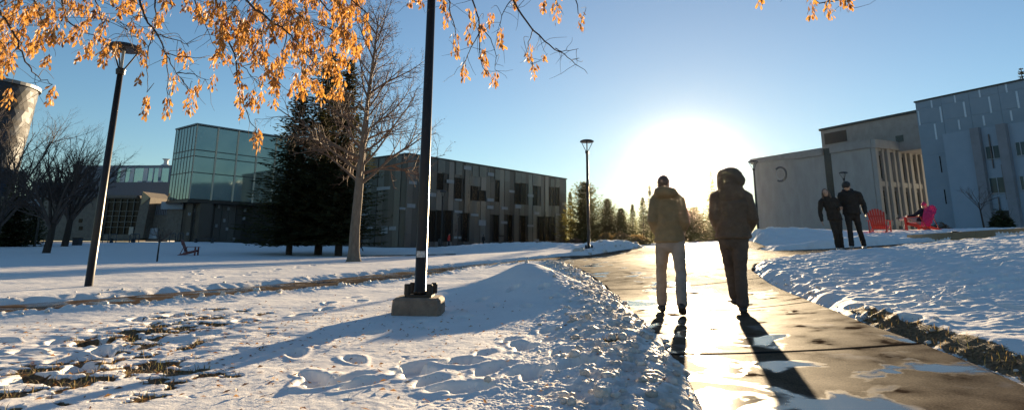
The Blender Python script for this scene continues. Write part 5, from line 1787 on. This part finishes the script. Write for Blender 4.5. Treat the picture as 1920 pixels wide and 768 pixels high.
    # shoes
    for s in 'lr':
        a, toe = V_['an_' + s], V_['toe_' + s]
        f = toe - a; fh = Vector((f.x, f.y, 0)); fh = fh.normalized() if fh.length > .01 else Vector((0, 1, 0))
        heel = V_.get('heel_' + s, a - fh * .055 - Vector((0, 0, a.z - toe.z - .0)) * (1 if a.z < .12 else .72))
        sb = MB()
        sd = fh.cross(Vector((0, 0, 1)))
        sb.tube([heel, lerp(heel, toe, .35), lerp(heel, toe, .72), toe], [(.046, .042), (.048, .042), (.054, .036), (.042, .028)], 12, side=sd, round_cap=True)
        sb.tube([lerp(heel, toe, .18), a + Vector((0, 0, .02))], [.046, .046], 10, round_cap=True)
        obj('shoe', remesh(sb, .011, 2), mats['shoe'], t, smooth=True)
    return t


def base(**k):
    J = dict(pelvis=(0, 0, .95), chest=(0, .02, 1.28), neck=(0, .03, 1.49), head=(0, .05, 1.645),
             sh_l=(-.19, .02, 1.42), sh_r=(.19, .02, 1.42), el_l=(-.26, -.03, 1.14), el_r=(.26, -.03, 1.14), wr_l=(-.25, .06, .9), wr_r=(.25, .06, .9),
             hip_l=(-.09, 0, .90), hip_r=(.09, 0, .90), kn_l=(-.10, .02, .50), kn_r=(.10, .02, .50), an_l=(-.10, 0, .09), an_r=(.10, 0, .09), toe_l=(-.11, .16, .03), toe_r=(.11, .16, .03))
    J.update(k)
    return J


def gz(x, y):
    return float(zbase(x, y)) + .004


# walker in light trousers
pA = at(1262, 578, 7.75)
person('walker seen from behind in glare-tinted brown jacket and light grey trousers', (pA.x, pA.y, gz(pA.x, pA.y)), R(-14),
       base(pelvis=(0, .02, .95), chest=(-.015, .03, 1.28), neck=(-.03, .04, 1.49), head=(-.055, .06, 1.635), look=(-.5, 1, -.02),
            sh_l=(-.16, .02, 1.42), sh_r=(.15, .02, 1.42), el_l=(-.215, -.05, 1.15), wr_l=(-.15, .10, .97), el_r=(.20, -.05, 1.15), wr_r=(.14, .11, .97), pocket_l=(0, 0, 0), pocket_r=(0, 0, 0),
            hip_l=(-.09, .02, .90), hip_r=(.09, .0, .90), kn_l=(-.125, .20, .51), an_l=(-.135, .26, .10), toe_l=(-.15, .42, .035),
            kn_r=(.115, -.06, .50), an_r=(.10, -.30, .145), toe_r=(.115, -.17, .03), heel_r=(.095, -.355, .115)),
       dict(skin=M_skin, jacket=cloth('glare_tinted_jacket', (.19, .13, .065)), trousers=cloth('stone_trousers', (.22, .18, .15)), shoe=M_shoe, hair=M_hair2), vox=.0125, coat_len=.07, puff=.94, hair='short', hood='down', seed=2)  # dark brown jacket coloured lighter and golden for the sun's glare
# hooded walker
pB = at(1384, 582, 7.65)
person('walker seen from behind in bulky dark hooded jacket and dark trousers', (pB.x, pB.y, gz(pB.x, pB.y)), R(-14),
       base(pelvis=(.0, .0, .95), chest=(.02, .0, 1.30), neck=(.02, .02, 1.51), head=(.005, .05, 1.675), look=(-.15, 1, -.1),
            sh_l=(-.17, .02, 1.42), sh_r=(.20, .02, 1.42), el_l=(-.215, -.02, 1.15), wr_l=(-.15, .13, .98), el_r=(.25, -.04, 1.14), wr_r=(.17, .12, .96), pocket_l=(0, 0, 0), pocket_r=(0, 0, 0),
            hip_l=(-.08, .02, .90), hip_r=(.08, 0, .90), kn_l=(-.04, .18, .52), an_l=(.0, .20, .16), toe_l=(.0, .36, .09), kn_r=(.06, .0, .50), an_r=(.055, -.06, .09), toe_r=(.065, .10, .03)),
       dict(skin=M_skin, jacket=cloth('glare_tinted_parka', (.085, .058, .038)), trousers=cloth('glare_tinted_trousers', (.065, .05, .04)), shoe=M_shoe, hair=M_hair), vox=.0125, coat_len=.06, puff=1.05, hair='none', hood='up', seed=4, leg_r=1.12, face=True)  # parka and trousers warmed and lightened in colour for sun glare

# arm-in-arm pair coming from the right
pC = at(1604, 467, 15.7)
person('dark curly-haired man in black jacket looking down, walking beside the shorter woman', (pC.x, pC.y, gz(pC.x, pC.y)), R(155),
       base(head=(.06, .10, 1.62), neck=(.03, .05, 1.48), look=(.35, 1, -.62),
            sh_l=(-.20, .02, 1.42), el_l=(-.30, -.04, 1.14), wr_l=(-.31, .08, .92), hd_l=(-.1, .5, -.7),
            sh_r=(.20, .02, 1.42), el_r=(.27, .0, 1.14), wr_r=(.33, .20, 1.12), hd_r=(.5, .8, .1),
            kn_l=(-.14, -.04, .49), an_l=(-.22, -.16, .11), toe_l=(-.23, -.02, .04), kn_r=(.09, .12, .51), an_r=(.09, .16, .09), toe_r=(.13, .33, .04)),
       dict(skin=M_skin, jacket=cloth('black_jacket', (.014, .012, .011)), trousers=cloth('black_trousers', (.016, .014, .013)), shoe=M_shoe2, hair=M_hair), vox=.016, coat_len=.06, puff=1.05, hair='curly', hood='down', seed=6)
pD = at(1573, 469, 15.5)
person('shorter long-haired woman in dark coat and trousers, arm linked with the curly-haired man', (pD.x, pD.y, gz(pD.x, pD.y)), R(160),
       base(pelvis=(.02, .0, .96), chest=(.10, .02, 1.30), neck=(.17, .03, 1.50), head=(.215, .06, 1.655), look=(.05, 1, -.15),
            sh_r=(.34, .02, 1.40), el_r=(.39, .0, 1.10), wr_r=(.37, .05, .84), sh_l=(-.03, .03, 1.44), el_l=(-.13, .03, 1.19), wr_l=(-.09, .23, 1.20), hd_l=(-.6, .8, .0),
            hip_r=(.10, 0, .91), hip_l=(-.07, 0, .91), kn_r=(.06, .08, .50), an_r=(.02, .0, .09), toe_r=(.06, .16, .04), kn_l=(-.07, .02, .49), an_l=(-.10, -.10, .10), toe_l=(-.03, .05, .04)),
       dict(skin=M_skin, jacket=cloth('brown_black_coat', (.018, .014, .011)), trousers=cloth('dark_trousers', (.02, .016, .013)), shoe=M_shoe2, hair=M_hair2), vox=.016, coat_len=.10, puff=.95, hair='long', seed=8, scale=.90)

# distant people by the panelled building
def far_person(label, px, py, Y, hpx, rz, jc, tc, stride, seed, hair='short'):
    p = at(px, py, Y); s = hpx * Y / FPX / 1.76
    return person(label, (p.x, p.y, gz(p.x, p.y) + .01), rz,
                  base(kn_l=(-.10, .12 * stride, .51), an_l=(-.10, .30 * stride, .09), toe_l=(-.11, .30 * stride + .16, .03), kn_r=(.10, -.02, .50), an_r=(.10, -.32 * stride, .12), toe_r=(.11, -.32 * stride + .14, .03),
                       el_l=(-.27, -.10 * stride, 1.15), wr_l=(-.25, .0, .92), el_r=(.27, .06, 1.15), wr_r=(.24, .2 * stride, .95)),
                  dict(skin=M_skin, jacket=jc, trousers=tc, shoe=M_shoe, hair=M_hair), vox=.03, coat_len=.08, puff=1.05, hair=hair, seed=seed, face=False, scale=s)


far_person('distant figure in a bright red jacket and dark trousers before the panelled building', 841, 468, 66, 27, R(-80), cloth('red_jacket', (.50, .03, .02)), cloth('navy_trousers', (.012, .012, .016)), .5, 3)
far_person('distant dark figure striding along the shaded walk, just right of the pale tree trunk', 675, 474, 48, 27, R(-88), cloth('black_wool', (.008, .008, .010)), cloth('black_denim', (.008, .008, .010)), 1.2, 5)
far_person('distant dark-clad figure standing close to the panelled building, below its middle windows', 906, 468, 68, 24, R(-60), cloth('brown_wool', (.018, .013, .011)), cloth('brown_denim', (.014, .011, .010)), .4, 7)

# ------------------------------------------------------------------ garden chairs
M_chair = pmat('red_paint', (.42, .028, .015), (.55, .045, .022), scale=5, rough=.4, spec=.5)
M_chair2 = pmat('magenta_back', (.50, .012, .10), (.60, .02, .14), scale=5, rough=.4, spec=.5)  # pinker colour for one chair's backrest
M_chair_shaded = pmat('red_paint_in_shade', (.10, .012, .014), (.16, .02, .02), scale=5, rough=.45)  # chair red darkened in the colour, for standing in shade


def garden_chair(label, loc, rz, m_back, m, scale=1.0):
    t = thing('garden_chair', label, 'chair', loc, rz, 'slatted garden chairs')
    t.scale = (scale,) * 3
    bk = MB(); n = 7
    for i in range(n):
        u_ = (i - (n - 1) / 2) / ((n - 1) / 2)
        zt_ = 1.02 - .13 * u_ * u_
        x0, x1 = u_ * .205, u_ * .285
        lo_ = Vector((x0, -.20, .20)); hi = Vector((x1, -.20 - .47 * (zt_ - .2), zt_))
        d = (hi - lo_); ax = Vector((.033, 0, 0)); nn = d.cross(Vector((1, 0, 0))).normalized() * .010
        bk.hexa([lo_ - ax - nn, lo_ + ax - nn, lo_ + ax + nn, lo_ - ax + nn, hi - ax * 1.12 - nn, hi + ax * 1.12 - nn, hi + ax * 1.12 + nn, hi - ax * 1.12 + nn])
    for z, w in ((.34, .27), (.72, .30)):
        c = Vector((0, -.20 - .47 * (z - .2) - .022, z)); bk.obox(c, (w, 0, 0), (0, .011, 0), (0, -.012, .035))
    obj('backrest', bk, m_back, t)
    se = MB()
    for i in range(6):
        y = -.17 + i * .105; z = .235 + i * .024
        se.obox((0, y, z), (.27, 0, 0), (0, .045, .010), (0, -.002, .010))
    obj('seat', se, m, t)
    for s in (-1, 1):
        x = s * .33
        ar = MB(); ar.obox((x + s * .02, .06, .555), (.065, 0, 0), (0, .38, .0), (0, 0, .012)); obj('armrest', ar, m, t)
        lg = MB(); lg.obox((x, .36, .27), (.022, 0, 0), (0, .045, 0), (0, 0, .271)); obj('leg', lg, m, t)
        rl = MB(); a_ = Vector((s * .285, .40, .33)); b_ = Vector((s * .285, -.62, .03)); d = (b_ - a_) * .5; nn = Vector((0, -d.z, d.y)).normalized() * -.05
        rl.obox((a_ + b_) / 2, (.014, 0, 0), d, nn); obj('side_rail', rl, m, t)
        rr = MB(); rr.tube([(x, -.30, .545), (s * .30, -.50, .10)], [.022, .022], 4); obj('brace', rr, m, t)
    return t


c1 = at(1651, 437, 23)
garden_chair('empty red slatted garden chair facing the sun, left of the seated person', (c1.x, c1.y, gz(c1.x, c1.y) + .0), R(-42), M_chair, M_chair, .92)
c2 = at(1722, 434, 23)
chair2 = garden_chair('red and magenta slatted garden chair holding the seated person, above the low wall', (c2.x + .12, c2.y, gz(c2.x, c2.y) + .02), R(16), M_chair2, M_chair, .96)
c3 = at(356, 479, 36)
garden_chair('shade-darkened red slatted garden chair standing alone in the shaded snow, seen from its side', (c3.x, c3.y, gz(c3.x, c3.y) + .02), R(-78), M_chair_shaded, M_chair_shaded, .95)
person('seated person in dark jacket and pink hat, legs crossed in the magenta chair', (c2.x + .12, c2.y, gz(c2.x, c2.y) + .02), R(16),
       dict(pelvis=(0, -.06, .39), chest=(0, -.22, .68), neck=(0, -.27, .86), head=(0, -.25, 1.01), look=(0, 1, -.1),
            sh_l=(-.19, -.22, .80), sh_r=(.19, -.22, .80), el_l=(-.30, -.02, .64), el_r=(.30, -.02, .64), wr_l=(-.30, .22, .62), wr_r=(.28, .20, .63),
            hip_l=(-.09, .02, .40), hip_r=(.09, .02, .40), kn_l=(-.10, .45, .56), kn_r=(.07, .46, .64), an_l=(-.08, .62, .12), an_r=(-.10, .80, .50), toe_l=(-.08, .78, .05), toe_r=(-.16, .92, .56)),
       dict(skin=M_skin, jacket=cloth('navy_jacket', (.012, .014, .024)), trousers=cloth('grey_trousers', (.30, .29, .28)), shoe=M_shoe, hat=pmat('pink_knit', (.50, .03, .10), (.62, .06, .16), scale=40, rough=.9)), vox=.016, hair='hat', seed=9, scale=.95, face=True)

# ------------------------------------------------------------------ small things far left
M_rack = pmat('galvanised_dark', (.03, .035, .045), (.05, .055, .065), rough=.5, metal=.3)
for i, (px, lab) in enumerate(((196, 'bike rack hoop furthest left in the row before the entrance hall'), (211, 'bike rack hoop left of the hall door in the row before the hall'), (247, 'bike rack hoop in front of the hall door'), (254, 'bike rack hoop just right of the hall door'), (322, 'bike rack hoop left of the pair beside the glass block'), (337, 'bike rack hoop nearest the glass block'))):
    p = at(px, 459, 60); z = gz(p.x, p.y)
    m = MB(); m.tube([(-.28, 0, -.05), (-.28, 0, .78), (-.2, 0, .9), (.2, 0, .9), (.28, 0, .78), (.28, 0, -.05)], [.045] * 6, 6)
    o = obj('bike_rack', m, M_rack); o.location = (p.x, p.y, z); tag(o, 'dark steel ' + lab, 'bike rack', 'bike racks by the entrance hall')
for px, w, lab in ((228, 2.6, 'long low dark bench in front of the hall glass'), (382, 2.0, 'low dark bench under the overhang of the glass block')):
    p = at(px, 458, 58); t = thing('bench', lab, 'bench', (p.x, p.y, gz(p.x, p.y)))
    m = MB(); m.box(-w / 2, w / 2, -.22, .22, .42, .48); obj('seat', m, M_rack, t)
    for s in (-1, 1):
        m = MB(); m.box(s * w * .4 - .05, s * w * .4 + .05, -.2, .2, -.05, .419); obj('leg', m, M_rack, t)
p = at(40, 461, 50); t = thing('fire_hydrant', 'small red fire hydrant in the snow at the far left', 'hydrant', (p.x, p.y, gz(p.x, p.y)))
m = MB(); m.lathe([(.16, -.05), (.16, .05), (.11, .07), (.11, .5), (.14, .52), (.13, .6), (.06, .68), (.03, .7)], (0, 0, 0), 12); obj('barrel', m, pmat('hydrant_red', (.30, .04, .02), (.4, .06, .03), rough=.5), t)
for s in (-1, 1):
    m = MB(); m.tube([(s * .1, 0, .4), (s * .2, 0, .4)], [.06, .06], 8); obj('cap', m, pmat('hydrant_cap', (.35, .2, .05), (.4, .25, .08), rough=.5), t)
p = at(144, 461, 50); t = thing('litter_bin', 'dark square litter bin in the snow right of the left bare trees', 'bin', (p.x, p.y, gz(p.x, p.y)))
m = MB(); m.box(-.25, .25, -.25, .25, -.05, .6); obj('body', m, M_rack, t); m = MB(); m.box(-.28, .28, -.28, .28, .601, .68); obj('lid', m, M_dark, t)
# sign on a post
p = at(65, 459, 46); pt_ = at(77, 372, 46); t = thing('sign_post', 'tall dark post carrying a pale blank rectangular panel, among the left bare trees', 'sign', (p.x, p.y, gz(p.x, p.y)))
Hs = pt_.z - t.location.z
m = MB(); m.tube([(0, 0, -.1), (0, 0, Hs + .2)], [.09, .07], 8); obj('pole', m, M_dark, t)
m = MB(); m.box(-1.25, -.1, -.03, .03, Hs - .55, Hs + .08); obj('panel', m, pmat('sign_panel', (.25, .28, .32), (.3, .33, .37), rough=.5), t)
# short bollard
p = at(823, 471, 60); m = MB(); m.lathe([(.14, -.1), (.14, .8), (.12, .88), (.02, .9)], (0, 0, 0), 10); o = obj('bollard', m, M_dark, smooth=False); o.location = (p.x, p.y, gz(p.x, p.y)); tag(o, 'short dark bollard in shaded snow, left of the person in red', 'bollard')

# ------------------------------------------------------------------ air: thin volume added to veil the walkers in sun glare
hz = MB(); hz.box(-182, 182, -182, 182, -3, 36)
M_glare_haze = bpy.data.materials.new('glare_haze'); M_glare_haze.use_nodes = True
ht = M_glare_haze.node_tree; ht.nodes.clear()
ho = ht.nodes.new('ShaderNodeOutputMaterial'); hv = ht.nodes.new('ShaderNodeVolumePrincipled')
hv.inputs['Color'].default_value = (1.0, .93, .82, 1)
hv.inputs['Density'].default_value = .000035
hv.inputs['Anisotropy'].default_value = .985
ht.links.new(hv.outputs[0], ho.inputs['Volume'])
glare_haze = obj('glare_haze', hz, M_glare_haze)
tag(glare_haze, kind='stuff')
